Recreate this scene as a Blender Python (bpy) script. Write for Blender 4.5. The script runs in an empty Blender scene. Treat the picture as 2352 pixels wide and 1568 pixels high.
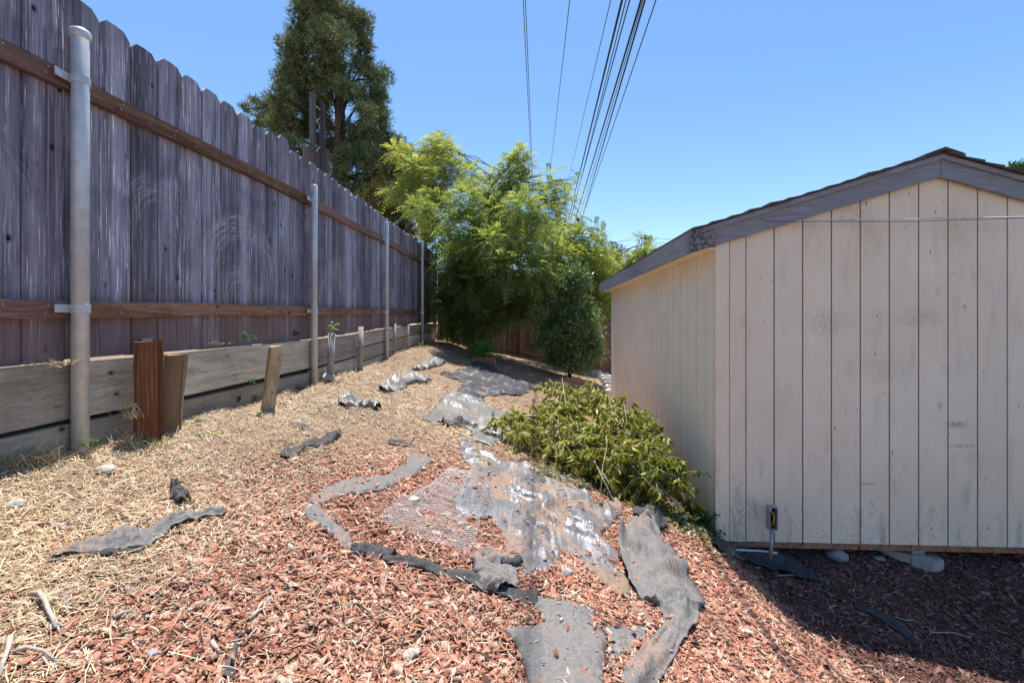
import bpy, math, random
import numpy as np
from mathutils import Vector, noise, geometry
rad = math.radians
scene = bpy.context.scene

# ------------------------------------------------------------------ camera, sky, sun
F = 1060.0            # focal length in units of a 2352 px wide frame
CX, HY = 1176.0, 739.0
CZ = 1.8              # camera height above the lowest ground
cam_d = bpy.data.cameras.new('camera'); cam = bpy.data.objects.new('camera', cam_d)
scene.collection.objects.link(cam); scene.camera = cam
cam_d.sensor_width = 36; cam_d.lens = 36 * F / 2352
cam_d.shift_y = -(784 - HY) / 2352
cam.location = (0, 0, CZ); cam.rotation_euler = (rad(90), 0, 0)
cam_d.clip_start = 0.05; cam_d.clip_end = 2000

SUN = Vector((-0.035, 0.60, 2.2)).normalized()
world = bpy.data.worlds.new('World'); scene.world = world; world.use_nodes = True
wn = world.node_tree; wn.nodes.clear()
sky = wn.nodes.new('ShaderNodeTexSky'); sky.sky_type = 'NISHITA'; sky.sun_disc = False
sky.sun_elevation = math.asin(SUN.z); sky.sun_rotation = math.atan2(SUN.x, SUN.y)
sky.altitude = 0; sky.air_density = 1.0; sky.dust_density = 0.4; sky.ozone_density = 1.3
bg = wn.nodes.new('ShaderNodeBackground'); bg.inputs[1].default_value = 0.115
wo = wn.nodes.new('ShaderNodeOutputWorld')
hs = wn.nodes.new('ShaderNodeHueSaturation'); hs.inputs['Saturation'].default_value = 1.2; wn.links.new(sky.outputs[0], hs.inputs['Color']); wn.links.new(hs.outputs[0], bg.inputs[0]); wn.links.new(bg.outputs[0], wo.inputs[0])
sun_d = bpy.data.lights.new('sun', 'SUN'); sun_d.energy = 4.5; sun_d.angle = rad(0.53); sun_d.color = (1, 0.95, 0.87)
sun = bpy.data.objects.new('sun', sun_d); scene.collection.objects.link(sun)
sun.rotation_euler = SUN.to_track_quat('Z', 'Y').to_euler()
vs = scene.view_settings; vs.view_transform = 'Standard'; vs.look = 'None'; vs.exposure = 0.86; vs.gamma = 1
scene.cycles.max_bounces = 6; scene.cycles.transparent_max_bounces = 6
scene.cycles.diffuse_bounces = 4; scene.cycles.glossy_bounces = 2; scene.cycles.transmission_bounces = 3

rng = np.random.default_rng(11); random.seed(5)
C = scene.collection

# ------------------------------------------------------------------ the lie of the land
def sst(a, b, x):
    t = np.clip((x - a) / (b - a), 0, 1); return t * t * (3 - 2 * t)
def Xf(Y):            # the fence line (pipe centres)
    Y = np.asarray(Y, float)
    return np.where(Y < 4.73, -2.18 + (Y - 2.33) * 0.0642, -2.026 + (Y - 4.73) * 0.0329)
def Zf(Y): return -0.66 + 0.19 * sst(4.5, 10.5, np.asarray(Y, float))
_W = [(3.1, 1.7, .3, .012), (-2.2, 3.9, 1.1, .012), (6.3, -4.1, 2.2, .007), (5.2, 8.8, .7, .006), (-11, 7, .2, .004), (9, 15, 1.9, .0035), (17, -12, .5, .0025), (-21, -19, 2.5, .002)]
def G(X, Y):
    X = np.asarray(X, float); Y = np.asarray(Y, float)
    Yc = np.clip(Y, -4, 13); xf = Xf(Yc)
    Xm = np.minimum(X, 1.6 + 0.55 * sst(5.5, 9, Y) + 1.5 * sst(10, 14, Y))
    z = Zf(Yc) - 0.232 * (Xm - xf)
    z = z - 0.20 * sst(1.25, 1.75, X) * sst(3.75, 3.15, Y)
    z = z - 0.12 * sst(1.35, 2.6, X) * sst(3.1, 2.35, Y)
    z = z + 0.05 * np.exp(-((X - xf - .35) / .3) ** 2) * sst(3.2, 5, Y)
    for a, b, c, k in _W: z = z + k * np.sin(a * X + b * Y + c) * np.cos(b * X * .61 - a * Y * .73 + c * 2)
    back = -0.262 + 0.14 * sst(4.5, 10, Yc)
    z = np.where(X < xf - .26, back + (z - back) * sst(-.34, -.28, X - xf), z)
    far = sst(16, 40, np.hypot(X, Y))
    return CZ + z * (1 - far) + (-1.75) * far
def P(x, y, D):
    return np.array([(x - CX) * D / F, D, CZ + (HY - y) * D / F])
_Ds = np.arange(0.6, 22, 0.012)
def U(x, y):          # the ground point seen at a photograph position
    X = (x - CX) * _Ds / F; Z = CZ + (HY - y) * _Ds / F
    k = np.argmax(Z < G(X, _Ds)); return X[k], _Ds[k]
def proj(X, Y, Z):
    return CX + F * X / Y, HY - F * (Z - CZ) / Y

# ------------------------------------------------------------------ object helpers
def put(o, parent=None, kind=None, label=None, cat=None, group=None):
    C.objects.link(o)
    if parent is not None: o.parent = parent
    if kind: o['kind'] = kind
    if label: o['label'] = label
    if cat: o['category'] = cat
    if group: o['group'] = group
    return o
def thing(name, label, cat, loc, group=None, rz=0):
    o = bpy.data.objects.new(name, None); o.empty_display_size = .1
    o.location = Vector([float(v) for v in loc]); o.rotation_euler = (0, 0, rz)
    return put(o, None, None, label, cat, group)
def mesh(name, V, Fc, mat, parent=None, smooth=False, col=None, **kw):
    """V in world coordinates (or in the parent's frame if the parent is rotated)"""
    V = np.asarray(V, np.float64).reshape(-1, 3)
    if parent is not None and not parent.get('local'):
        V = V - np.array(parent.location if parent.type == 'EMPTY' or parent.parent is None else parent.get('o', (0, 0, 0)))
    elif parent is None and kw.get('cat'):
        o0 = V.mean(0); o0[2] = V[:, 2].min(); V = V - o0; kw['_o'] = o0
    me = bpy.data.meshes.new(name)
    if isinstance(Fc, np.ndarray):
        k = Fc.shape[1]; me.vertices.add(len(V)); me.vertices.foreach_set('co', V.ravel())
        me.loops.add(Fc.size); me.loops.foreach_set('vertex_index', Fc.ravel().astype(np.int32))
        me.polygons.add(len(Fc)); me.polygons.foreach_set('loop_start', np.arange(0, Fc.size, k, dtype=np.int32))
        me.update(calc_edges=True)
    else:
        me.from_pydata(V.tolist(), [], [tuple(f) for f in Fc]); me.update()
    if col is not None:
        a = me.color_attributes.new('col', 'FLOAT_COLOR', 'POINT')
        cc = np.ones((len(V), 4)); cc[:, :3] = col; a.data.foreach_set('color', cc.ravel())
    if smooth: me.polygons.foreach_set('use_smooth', np.ones(len(me.polygons), bool))
    if mat: me.materials.append(mat)
    o = bpy.data.objects.new(name, me)
    o0 = kw.pop('_o', None)
    if o0 is not None: o.location = o0
    if parent is not None and parent.type != 'EMPTY':
        pass
    return put(o, parent, **kw)

class MB:
    def __init__(s): s.v = []; s.f = []
    def add(s, v, f):
        n = len(s.v); s.v += [tuple(map(float, p)) for p in v]; s.f += [tuple(i + n for i in q) for q in f]; return s
    def box(s, a, b, R=None, c=None):
        x0, y0, z0 = a; x1, y1, z1 = b
        v = [(x0, y0, z0), (x1, y0, z0), (x1, y1, z0), (x0, y1, z0), (x0, y0, z1), (x1, y0, z1), (x1, y1, z1), (x0, y1, z1)]
        if R is not None: v = [tuple(R @ Vector(p)) for p in v]
        if c is not None: v = [tuple(Vector(p) + Vector(c)) for p in v]
        return s.add(v, [(0, 3, 2, 1), (4, 5, 6, 7), (0, 1, 5, 4), (1, 2, 6, 5), (2, 3, 7, 6), (3, 0, 4, 7)])
    def tube(s, pts, rs, n=8, cap=True):
        pts = [Vector(tuple(map(float, p))) for p in pts]
        if not hasattr(rs, '__len__'): rs = [rs] * len(pts)
        V = []; up = Vector((0.13, 0.31, 0.94))
        for i, p in enumerate(pts):
            d = (pts[min(i + 1, len(pts) - 1)] - pts[max(i - 1, 0)]).normalized()
            a = d.cross(up)
            if a.length < .05: a = d.cross(Vector((1, 0, 0)))
            a.normalize(); b = d.cross(a)
            for k in range(n):
                t = 2 * math.pi * k / n; V.append(p + (a * math.cos(t) + b * math.sin(t)) * rs[i])
        Fc = []
        for i in range(len(pts) - 1):
            for k in range(n):
                k2 = (k + 1) % n; Fc.append((i * n + k, i * n + k2, (i + 1) * n + k2, (i + 1) * n + k))
        if cap: Fc.append(tuple(range(n))[::-1]); Fc.append(tuple((len(pts) - 1) * n + k for k in range(n)))
        return s.add(V, Fc)
    def lathe(s, c, prof, n=24):
        V = []; Fc = []
        for r, z in prof:
            for k in range(n):
                t = 2 * math.pi * k / n; V.append((c[0] + r * math.cos(t), c[1] + r * math.sin(t), c[2] + z))
        for i in range(len(prof) - 1):
            for k in range(n):
                k2 = (k + 1) % n; Fc.append((i * n + k, i * n + k2, (i + 1) * n + k2, (i + 1) * n + k))
        Fc.append(tuple(range(n))[::-1]); Fc.append(tuple((len(prof) - 1) * n + k for k in range(n)))
        return s.add(V, Fc)
    def make(s, name, mat, parent=None, **kw): return mesh(name, s.v, s.f, mat, parent, **kw)

def sub(o, ox):   # give a part mesh a note of the frame its own children use
    o['o'] = tuple(ox); return o

# ------------------------------------------------------------------ materials
class NT:
    def __init__(s, name):
        s.m = bpy.data.materials.new(name); s.m.use_nodes = True; s.t = s.m.node_tree; s.t.nodes.clear()
        s.out = s.t.nodes.new('ShaderNodeOutputMaterial')
    def n(s, ty, ins=None, out=0, **props):
        nd = s.t.nodes.new('ShaderNode' + ty)
        for k, v in props.items(): setattr(nd, k, v)
        for k, v in (ins or {}).items():
            if isinstance(v, bpy.types.NodeSocket): s.t.links.new(v, nd.inputs[k])
            else: nd.inputs[k].default_value = v
        return nd.outputs[out]
    def mix(s, f, a, b, mode='MIX'):
        c = lambda v: v if isinstance(v, bpy.types.NodeSocket) else (*v, 1)
        return s.n('Mix', {0: f, 6: c(a), 7: c(b)}, 2, data_type='RGBA', blend_type=mode, clamp_factor=True)
    def math(s, op, a, b=0.0, c=0.0, clamp=False): return s.n('Math', {0: a, 1: b, 2: c}, operation=op, use_clamp=clamp)
    def rng(s, v, a, b, c=0.0, d=1.0): return s.n('MapRange', {0: v, 1: a, 2: b, 3: c, 4: d}, interpolation_type='SMOOTHSTEP')
    def noise(s, vec, sc, det=3, rough=.55, dist=0, out=0): return s.n('TexNoise', {'Vector': vec, 'Scale': sc, 'Detail': det, 'Roughness': rough, 'Distortion': dist}, out)
    def pos(s, scale=(1, 1, 1), off=None):
        p = s.n('NewGeometry')
        if off is not None: p = s.n('VectorMath', {0: p, 1: off}, operation='ADD')
        return s.n('Mapping', {'Vector': p, 'Scale': scale})
    def bump(s, h, st=.3, d=.01): return s.n('Bump', {'Height': h, 'Strength': st, 'Distance': d})
    def bsdf(s, **ins):
        o = s.n('BsdfPrincipled', {k.replace('_', ' '): v for k, v in ins.items()}); return o
    def done(s, sh): s.t.links.new(sh, s.out.inputs[0]); return s.m

def plain(name, c, rough=.7, metal=0, var=.25, sc=30, bump=.15, spec=.4):
    t = NT(name); p = t.pos(); a = t.noise(p, sc, 5, .6); b = t.noise(p, sc * .15, 3)
    f = t.math('ADD', t.math('MULTIPLY', a, .6), t.math('MULTIPLY', b, .4))
    f = t.rng(f, .3, .7)
    d = tuple(v * (1 - var) for v in c); l = tuple(min(1, v * (1 + var)) for v in c)
    return t.done(t.bsdf(Base_Color=t.mix(f, d, l), Roughness=rough, Metallic=metal, Normal=t.bump(a, bump), **{'Specular_IOR_Level': spec}))

def wood(name, dark, mid, light, axis='Z', along=1.6, across=55, lowred=None, scuff=None, knots=True, rough=.85, bump=.5, white=.35, incise=False):
    t = NT(name); rnd = t.n('ObjectInfo', out=5 if False else 'Random' and 5)
    off = t.n('CombineXYZ', {0: t.math('MULTIPLY', rnd, 31.7), 1: t.math('MULTIPLY', rnd, 57.3), 2: t.math('MULTIPLY', rnd, 19.1)})
    sc = {'Z': (across, across, along), 'Y': (across, along, across), 'X': (along, across, across)}[axis]
    soft = tuple(v * .14 for v in sc)
    p = t.pos(sc, off); ps = t.pos(soft, off); p1 = t.pos((1, 1, 1), off)
    g = t.noise(p, 1.0, 6, .65, .6); s = t.noise(ps, 1.0, 4, .6, .8); big = t.noise(p1, 2.2, 4, .6)
    col = t.mix(t.rng(s, .32, .66), dark, mid)
    col = t.mix(t.math('MULTIPLY', t.rng(g, .45, .72), .55), col, light)
    col = t.mix(t.math('MULTIPLY', t.rng(big, .5, .72), .45), col, dark)
    # silvery flecks standing out of the grain
    fl = t.noise(t.pos(tuple(v * 2.4 for v in sc), off), 1.0, 3, .7)
    col = t.mix(t.math('MULTIPLY', t.math('MULTIPLY', t.rng(fl, .58, .68), t.rng(big, .62, .42)), white), col, tuple(min(1, v * 1.9) for v in light))
    # cracks
    ck = t.noise(t.pos(tuple(v * .8 for v in sc), off), 1.0, 2, .5, 1.5)
    crack = t.rng(t.math('ABSOLUTE', t.math('SUBTRACT', ck, .5)), .012, .0)
    crack = t.math('MULTIPLY', crack, t.rng(big, .5, .62)); col = t.mix(t.math('MULTIPLY', crack, .7), col, tuple(v * .25 for v in dark))
    h = t.math('SUBTRACT', g, crack)
    if knots:
        kp = {'Z': (1, 1, .62), 'Y': (1, .62, 1), 'X': (.62, 1, 1)}[axis]
        kv = t.n('TexVoronoi', {'Vector': t.pos(tuple(v * 7.5 for v in kp), off), 'Scale': 1.0, 'Randomness': 1.0}, 0)
        kd = t.math('ADD', kv, t.math('MULTIPLY', t.math('SUBTRACT', g, .5), .05))
        ring = t.rng(kd, .17, .05); core = t.rng(kd, .085, .055)
        col = t.mix(t.math('MULTIPLY', ring, .55), col, tuple(v * .6 for v in dark)); col = t.mix(core, col, (dark[0] * .3, dark[1] * .22, dark[2] * .2))
        h = t.math('SUBTRACT', h, t.math('MULTIPLY', core, .8))
    hue = t.n('HueSaturation', {'Hue': t.math('MULTIPLY_ADD', rnd, .03, .483), 'Saturation': t.math('MULTIPLY_ADD', rnd, .3, .85), 'Value': t.math('MULTIPLY_ADD', t.math('FRACT', t.math('MULTIPLY', rnd, 7.7)), .75, .64), 'Color': col})
    col = hue
    xyz = t.n('NewGeometry'); sep = t.t.nodes.new('ShaderNodeSeparateXYZ'); t.t.links.new(xyz, sep.inputs[0])
    if lowred:     # the foot of the boards keeps its brown
        c2, z0, z1 = lowred
        f = t.rng(t.math('ADD', sep.outputs[2], t.math('MULTIPLY', t.math('SUBTRACT', s, .5), .5)), z1, z0)
        col = t.mix(t.math('MULTIPLY', f, .75), col, t.mix(g, tuple(v * .6 for v in c2), tuple(v * 1.5 for v in c2)))
    if scuff:      # pale arcs rubbed on to the boards by a swinging branch
        for (cy, cz, r0, r1, amt) in scuff:
            dy = t.math('SUBTRACT', sep.outputs[1], cy); dz = t.math('SUBTRACT', sep.outputs[2], cz)
            d = t.math('SQRT', t.math('ADD', t.math('MULTIPLY', dy, dy), t.math('MULTIPLY', dz, dz)))
            d = t.math('ADD', d, t.math('MULTIPLY', t.math('SUBTRACT', t.noise(t.pos((1, 4, 4)), 1, 2), .5), .05))
            wob = t.noise(t.n('CombineXYZ', {0: t.math('MULTIPLY', d, 60), 1: t.math('MULTIPLY', dy, 5.5), 2: t.math('MULTIPLY', dz, 3.2)}), 1, 4, .7)
            m = t.math('MULTIPLY', t.rng(d, r0, r0 + .06), t.rng(d, r1, r1 - .08))
            m = t.math('MULTIPLY', m, t.rng(wob, .38, .72)); m = t.math('MULTIPLY', m, t.rng(dz, -.2, .12)); m = t.math('MULTIPLY', m, t.rng(g, .3, .5))
            col = t.mix(t.math('MULTIPLY', m, amt), col, (.50, .48, .50))
    if incise:     # rows of short dark cuts of pressure treated timber
        br = t.n('TexBrick', {'Vector': t.n('Mapping', {'Vector': t.n('CombineXYZ', {0: sep.outputs[1], 1: sep.outputs[2], 2: 0.0}), 'Scale': (1, 1, 1)}), 'Scale': 1.0, 'Mortar Size': .0013, 'Brick Width': .05, 'Row Height': .012, 'Mortar Smooth': .2}, 1)
        cut = t.math('MULTIPLY', t.math('MULTIPLY', br, t.rng(t.noise(t.pos((1, 30, 90)), 1, 2), .52, .6)), .55)
        col = t.mix(cut, col, tuple(v * .3 for v in dark)); h = t.math('SUBTRACT', h, cut)
    return t.done(t.bsdf(Base_Color=col, Roughness=rough, Normal=t.bump(h, bump, .006), **{'Specular_IOR_Level': .25}))

def leafmat(name, rough=.45, trans=.35, spec=.4):
    t = NT(name); a = t.n('Attribute', attribute_name='col'); p = t.pos()
    c = t.mix(t.rng(t.noise(p, 14, 2), .3, .7), t.mix(.5, a, (0, 0, 0)), a); c = t.mix(.45, a, c)
    pr = t.bsdf(Base_Color=c, Roughness=rough, **{'Specular_IOR_Level': spec})
    tr = t.n('BsdfTranslucent', {'Color': t.mix(1.0, c, (1.2, 1.2, .7), 'MULTIPLY')})
    return t.done(t.n('MixShader', {0: trans, 1: pr, 2: tr}))
def attrmat(name, rough=.85, sc=120, bump=.3, spec=.2):
    t = NT(name); a = t.n('Attribute', attribute_name='col'); p = t.pos(); nz = t.noise(p, sc, 3, .6)
    c = t.mix(t.rng(nz, .3, .75), t.mix(.16, a, (0, 0, 0)), a)
    return t.done(t.bsdf(Base_Color=c, Roughness=rough, Normal=t.bump(nz, bump, .003), **{'Specular_IOR_Level': spec}))

M = {}
arc_old = [(3.76, CZ + .42, .24, .44, .8), (3.70, CZ + .22, .06, .26, .5), (2.93, CZ + .62, .1, .30, .5), (3.15, CZ + .35, .12, .42, .4), (5.45, CZ + .45, .1, .38, .6), (1.9, CZ + .5, .2, .5, .45), (6.6, CZ + .5, .1, .4, .5), (3.3, CZ + .85, .1, .3, .4)]
arc = [(3.74, CZ + .36, .28, .54, .95), (3.70, CZ + .18, .08, .30, .6), (2.93, CZ + .62, .1, .34, .5), (5.45, CZ + .35, .12, .42, .6), (1.7, CZ + .5, .3, .6, .45)]
M['fence'] = wood('weathered_fence_boards', (.095, .08, .10), (.27, .245, .295), (.58, .56, .65), 'Z', white=.85, lowred=((.20, .125, .10), CZ - .02, CZ + .26), scuff=arc)
M['gapshade'] = plain('gap_shade_dark', (.035, .028, .026), .95)
M['soil'] = plain('dark_soil', (.075, .052, .038), 1.0, 0, .5, 60, .8)
M['rail'] = wood('redwood_rail', (.14, .065, .045), (.27, .14, .10), (.40, .29, .24), 'Y', white=.25)
M['plank'] = wood('treated_plank', (.34, .28, .21), (.58, .50, .40), (.74, .68, .57), 'Y', along=2.2, white=.2, incise=True)
M['redpost'] = wood('red_timber', (.11, .035, .0165), (.25, .085, .052), (.42, .24, .17), 'Z', across=95, bump=1.0, knots=False, white=.5)
M['tanpost'] = wood('tan_timber', (.24, .14, .085), (.42, .28, .18), (.56, .44, .31), 'Z', white=.15)
M['tanpost2'] = wood('grey_tan_timber', (.28, .19, .12), (.46, .35, .23), (.62, .52, .37), 'Z', white=.15)
M['farfence'] = wood('old_brown_fence', (.12, .06, .042), (.22, .115, .08), (.34, .21, .16), 'Z', white=.2)
M['greypost'] = wood('grey_timber', (.05, .048, .05), (.10, .098, .10), (.17, .165, .17), 'Z')
M['pole'] = wood('pole_timber', (.06, .045, .035), (.12, .09, .07), (.2, .16, .13), 'Z', knots=False)
M['steel'] = plain('galvanised_steel', (.56, .57, .58), .45, .25, .18, 14, .08)
M['stub'] = plain('dusty_steel', (.34, .32, .29), .75, .1, .25, 50, .15)
M['cable'] = plain('black_cable', (.012, .012, .014), .6, 0, .2)
M['whitecable'] = plain('pale_cable', (.6, .6, .62), .5)
M['box'] = plain('grey_box_metal', (.36, .36, .37), .5, .3, .2)
M['yellow'] = plain('yellow_insulation', (.5, .30, .03), .5)
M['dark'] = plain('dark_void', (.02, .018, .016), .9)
M['concrete'] = plain('pier_concrete', (.36, .33, .30), .9, 0, .2, 40, .5)
M['block'] = plain('pale_block', (.66, .64, .60), .9, 0, .15, 60, .5)
M['blockdark'] = plain('block_core', (.10, .10, .10), .95)
M['scallop'] = plain('pink_concrete', (.42, .20, .15), .85, 0, .2, 50, .4)
M['rock'] = plain('pale_stone', (.38, .35, .31), .85, 0, .35, 45, .4)
M['rockgrey'] = plain('grey_stone', (.26, .26, .27), .85, 0, .35, 45, .4)
M['bark'] = wood('tree_bark', (.05, .035, .026), (.11, .08, .06), (.2, .16, .13), 'Z', along=5, across=22, knots=False, bump=1)
M['twig'] = plain('pale_twig_bark', (.40, .36, .25), .8, 0, .3, 40, .4)
M['cut'] = plain('fresh_cut_wood', (.62, .26, .10), .8)
M['deadwood'] = plain('bleached_dead_wood', (.44, .38, .32), .85, 0, .25, 60, .6)
M['leaf'] = leafmat('leaf_surface', .65, .45, .15); M['needle'] = leafmat('needle_surface', .7, .12, .2); M['gloss'] = leafmat('glossy_leaf_surface', .38, .25, .4)
M['wilt'] = leafmat('wilted_leaf_surface', .5, .35, .35)
M['chip'] = attrmat('bark_chip', .85, 420, .25); M['straw'] = attrmat('dry_straw', .75, 60, .1)
M['shingle'] = plain('asphalt_shingle', (.10, .068, .055), .95, 0, .4, 120, .8)
M['tank'] = plain('brown_tank', (.12, .085, .07), .7, .1, .3, 20, .2)

def paint(side_lit=False):
    t = NT('light_lifted_side_paint' if side_lit else 'cream_siding_paint'); rnd = t.n('ObjectInfo', out=5)
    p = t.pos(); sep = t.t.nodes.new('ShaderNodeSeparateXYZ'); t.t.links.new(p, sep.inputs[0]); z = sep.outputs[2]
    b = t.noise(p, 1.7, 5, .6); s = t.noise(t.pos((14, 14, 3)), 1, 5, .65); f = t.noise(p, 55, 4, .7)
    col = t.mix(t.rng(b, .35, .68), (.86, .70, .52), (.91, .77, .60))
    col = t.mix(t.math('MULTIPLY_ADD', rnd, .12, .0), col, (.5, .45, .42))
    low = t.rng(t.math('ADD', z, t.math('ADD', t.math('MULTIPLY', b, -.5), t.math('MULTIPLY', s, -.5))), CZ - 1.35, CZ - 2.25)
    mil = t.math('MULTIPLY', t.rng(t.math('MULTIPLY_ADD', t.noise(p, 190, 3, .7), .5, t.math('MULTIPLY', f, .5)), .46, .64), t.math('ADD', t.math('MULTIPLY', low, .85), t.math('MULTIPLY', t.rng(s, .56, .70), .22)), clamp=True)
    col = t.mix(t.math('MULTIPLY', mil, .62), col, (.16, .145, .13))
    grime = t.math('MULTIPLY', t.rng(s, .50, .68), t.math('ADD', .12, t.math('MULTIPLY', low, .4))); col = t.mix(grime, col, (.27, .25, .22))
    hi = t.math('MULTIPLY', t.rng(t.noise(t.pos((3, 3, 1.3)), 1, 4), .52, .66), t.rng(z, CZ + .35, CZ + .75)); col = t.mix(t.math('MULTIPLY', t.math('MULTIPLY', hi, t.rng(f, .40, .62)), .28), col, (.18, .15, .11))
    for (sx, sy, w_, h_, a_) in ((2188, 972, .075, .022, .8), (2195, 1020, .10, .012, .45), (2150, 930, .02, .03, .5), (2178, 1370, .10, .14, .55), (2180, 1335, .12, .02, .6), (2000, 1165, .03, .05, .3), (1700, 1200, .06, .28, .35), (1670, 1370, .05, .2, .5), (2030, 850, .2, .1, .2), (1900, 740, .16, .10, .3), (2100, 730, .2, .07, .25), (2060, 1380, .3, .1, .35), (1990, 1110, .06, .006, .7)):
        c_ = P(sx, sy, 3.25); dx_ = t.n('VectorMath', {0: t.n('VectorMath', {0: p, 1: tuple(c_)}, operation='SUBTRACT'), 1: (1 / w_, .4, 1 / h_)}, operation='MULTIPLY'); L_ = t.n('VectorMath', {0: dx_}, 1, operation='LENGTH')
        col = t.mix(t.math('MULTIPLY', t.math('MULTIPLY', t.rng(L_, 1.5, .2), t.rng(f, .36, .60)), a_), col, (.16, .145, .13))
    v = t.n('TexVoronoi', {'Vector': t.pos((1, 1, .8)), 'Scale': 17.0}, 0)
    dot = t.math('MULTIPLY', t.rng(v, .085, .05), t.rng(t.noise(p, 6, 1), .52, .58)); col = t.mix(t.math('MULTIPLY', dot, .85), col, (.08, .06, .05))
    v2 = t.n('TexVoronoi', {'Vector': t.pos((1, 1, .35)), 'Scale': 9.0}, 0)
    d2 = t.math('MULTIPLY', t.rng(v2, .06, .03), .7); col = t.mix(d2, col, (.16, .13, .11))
    if side_lit: col = t.mix(.85, col, t.mix(t.rng(b, .35, .68), (.86, .79, .62), (.92, .86, .70)))  # side wall's brighter light painted in: paler colour over most of the grime
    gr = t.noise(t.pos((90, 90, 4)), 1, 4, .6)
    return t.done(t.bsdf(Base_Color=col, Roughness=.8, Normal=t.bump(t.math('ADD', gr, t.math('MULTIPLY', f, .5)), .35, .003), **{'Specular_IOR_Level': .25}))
M['paint'] = paint(); M['sidepaint'] = paint(True); M['groove'] = plain('groove_shade_paint', (.26, .20, .15), .9)  # groove backing: siding paint darkened, recess shade put into the colour
def fasciamat():
    t = NT('grey_fascia_paint'); p = t.pos(); g = t.noise(t.pos((5, 5, 70)), 1, 5, .65, .4); f = t.noise(p, 60, 4, .7); b = t.noise(p, 3, 3)
    col = t.mix(t.rng(g, .35, .7), (.21, .205, .225), (.30, .295, .315)); col = t.mix(t.math('MULTIPLY', t.rng(f, .55, .7), .3), col, (.12, .115, .12))
    c0 = P(1605, 560, 3.25); d = t.n('VectorMath', {0: p, 1: tuple(c0)}, 1, operation='DISTANCE')
    col = t.mix(t.math('MULTIPLY', t.rng(d, .2, .03), t.rng(f, .42, .55)), col, (.06, .065, .05))
    return t.done(t.bsdf(Base_Color=col, Roughness=.75, Normal=t.bump(g, .3, .003)))
M['fascia'] = fasciamat()

def groundmat():
    t = NT('mulch_and_straw_soil'); a = t.n('Attribute', attribute_name='col'); p = t.pos()
    n1 = t.noise(p, 38, 6, .75, .5); n2 = t.noise(p, 7, 4, .6); n3 = t.noise(t.pos((1, 1, 1)), 140, 3, .7)
    c = t.mix(t.rng(n1, .3, .7), t.mix(.32, a, (.02, .012, .008)), a)
    c = t.mix(t.math('MULTIPLY', t.rng(n3, .52, .72), .6), c, t.mix(.6, a, (.75, .62, .42)))
    c = t.mix(t.math('MULTIPLY', t.rng(n2, .5, .7), .35), c, t.mix(.5, a, (.05, .03, .02)))
    return t.done(t.bsdf(Base_Color=c, Roughness=.95, Normal=t.bump(t.math('ADD', n1, t.math('MULTIPLY', n3, .5)), .9, .02), **{'Specular_IOR_Level': .1}))
M['ground'] = groundmat()

def filmmat(name, base, dirt, rough, dirt_amt, stripe=0, seed=0, white=0.0, spec=.5):
    t = NT(name); p = t.pos(off=(seed * 3.3, seed * 7.1, 0)); n1 = t.noise(p, 4.5, 5, .65, .4); n2 = t.noise(p, 60, 4, .7)
    n3 = t.noise(t.n('Mapping', {'Vector': p, 'Scale': (13, 2.4, 3), 'Rotation': (0, 0, .55)}), 1, 6, .62, .8)
    col = t.mix(t.rng(n2, .3, .7), tuple(v * .78 for v in base), tuple(v * 1.2 for v in base))
    if white: col = t.mix(t.math('MULTIPLY', t.rng(n3, .48, .76), white), col, (.60, .60, .60))  # wrinkle highlights painted as pale streaks in the film colour
    e = t.math('ADD', n1, t.math('MULTIPLY', t.math('SUBTRACT', n2, .5), .25))
    dm = t.rng(e, .62 - dirt_amt * .3, .68 - dirt_amt * .3); col = t.mix(t.math('MULTIPLY', dm, .95), col, t.mix(n2, tuple(v * .7 for v in dirt), tuple(v * 1.25 for v in dirt)))
    dust = t.math('MULTIPLY', t.rng(n1, .35, .62), .15); col = t.mix(dust, col, tuple(v * 1.1 for v in dirt))
    r = t.math('ADD', t.math('MULTIPLY', dm, .5), rough, clamp=True)
    cr = t.noise(t.n('Mapping', {'Vector': p, 'Scale': (9, 6, 6), 'Rotation': (0, 0, -.3)}), 1, 4, .55, 1.2); cr = t.rng(t.math('ABSOLUTE', t.math('SUBTRACT', cr, .5)), .0, .07)
    h = t.math('ADD', t.math('ADD', t.math('MULTIPLY', n3, 1.0), t.math('MULTIPLY', cr, -.05)), t.math('MULTIPLY', n2, .1))
    return t.done(t.bsdf(Base_Color=col, Roughness=r, Normal=t.bump(h, .6, .03), **{'Specular_IOR_Level': spec}))
M['film'] = filmmat('clear_plastic_film', (.15, .15, .16), (.24, .155, .105), .30, .36, white=.55, spec=.7)
M['film2'] = filmmat('grey_plastic_film', (.17, .17, .175), (.24, .18, .13), .36, .2, seed=2, white=.40, spec=.5)
M['film3'] = filmmat('dark_plastic_film', (.055, .06, .075), (.2, .16, .12), .35, .15, seed=5, white=.15, spec=.6)
M['fabric'] = filmmat('grey_weed_fabric', (.17, .166, .162), (.27, .19, .155), .85, .10, seed=8, spec=.25)
M['fabricdark'] = filmmat('black_weed_fabric', (.045, .045, .05), (.2, .16, .13), .7, .05, seed=9, spec=.3)

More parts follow.
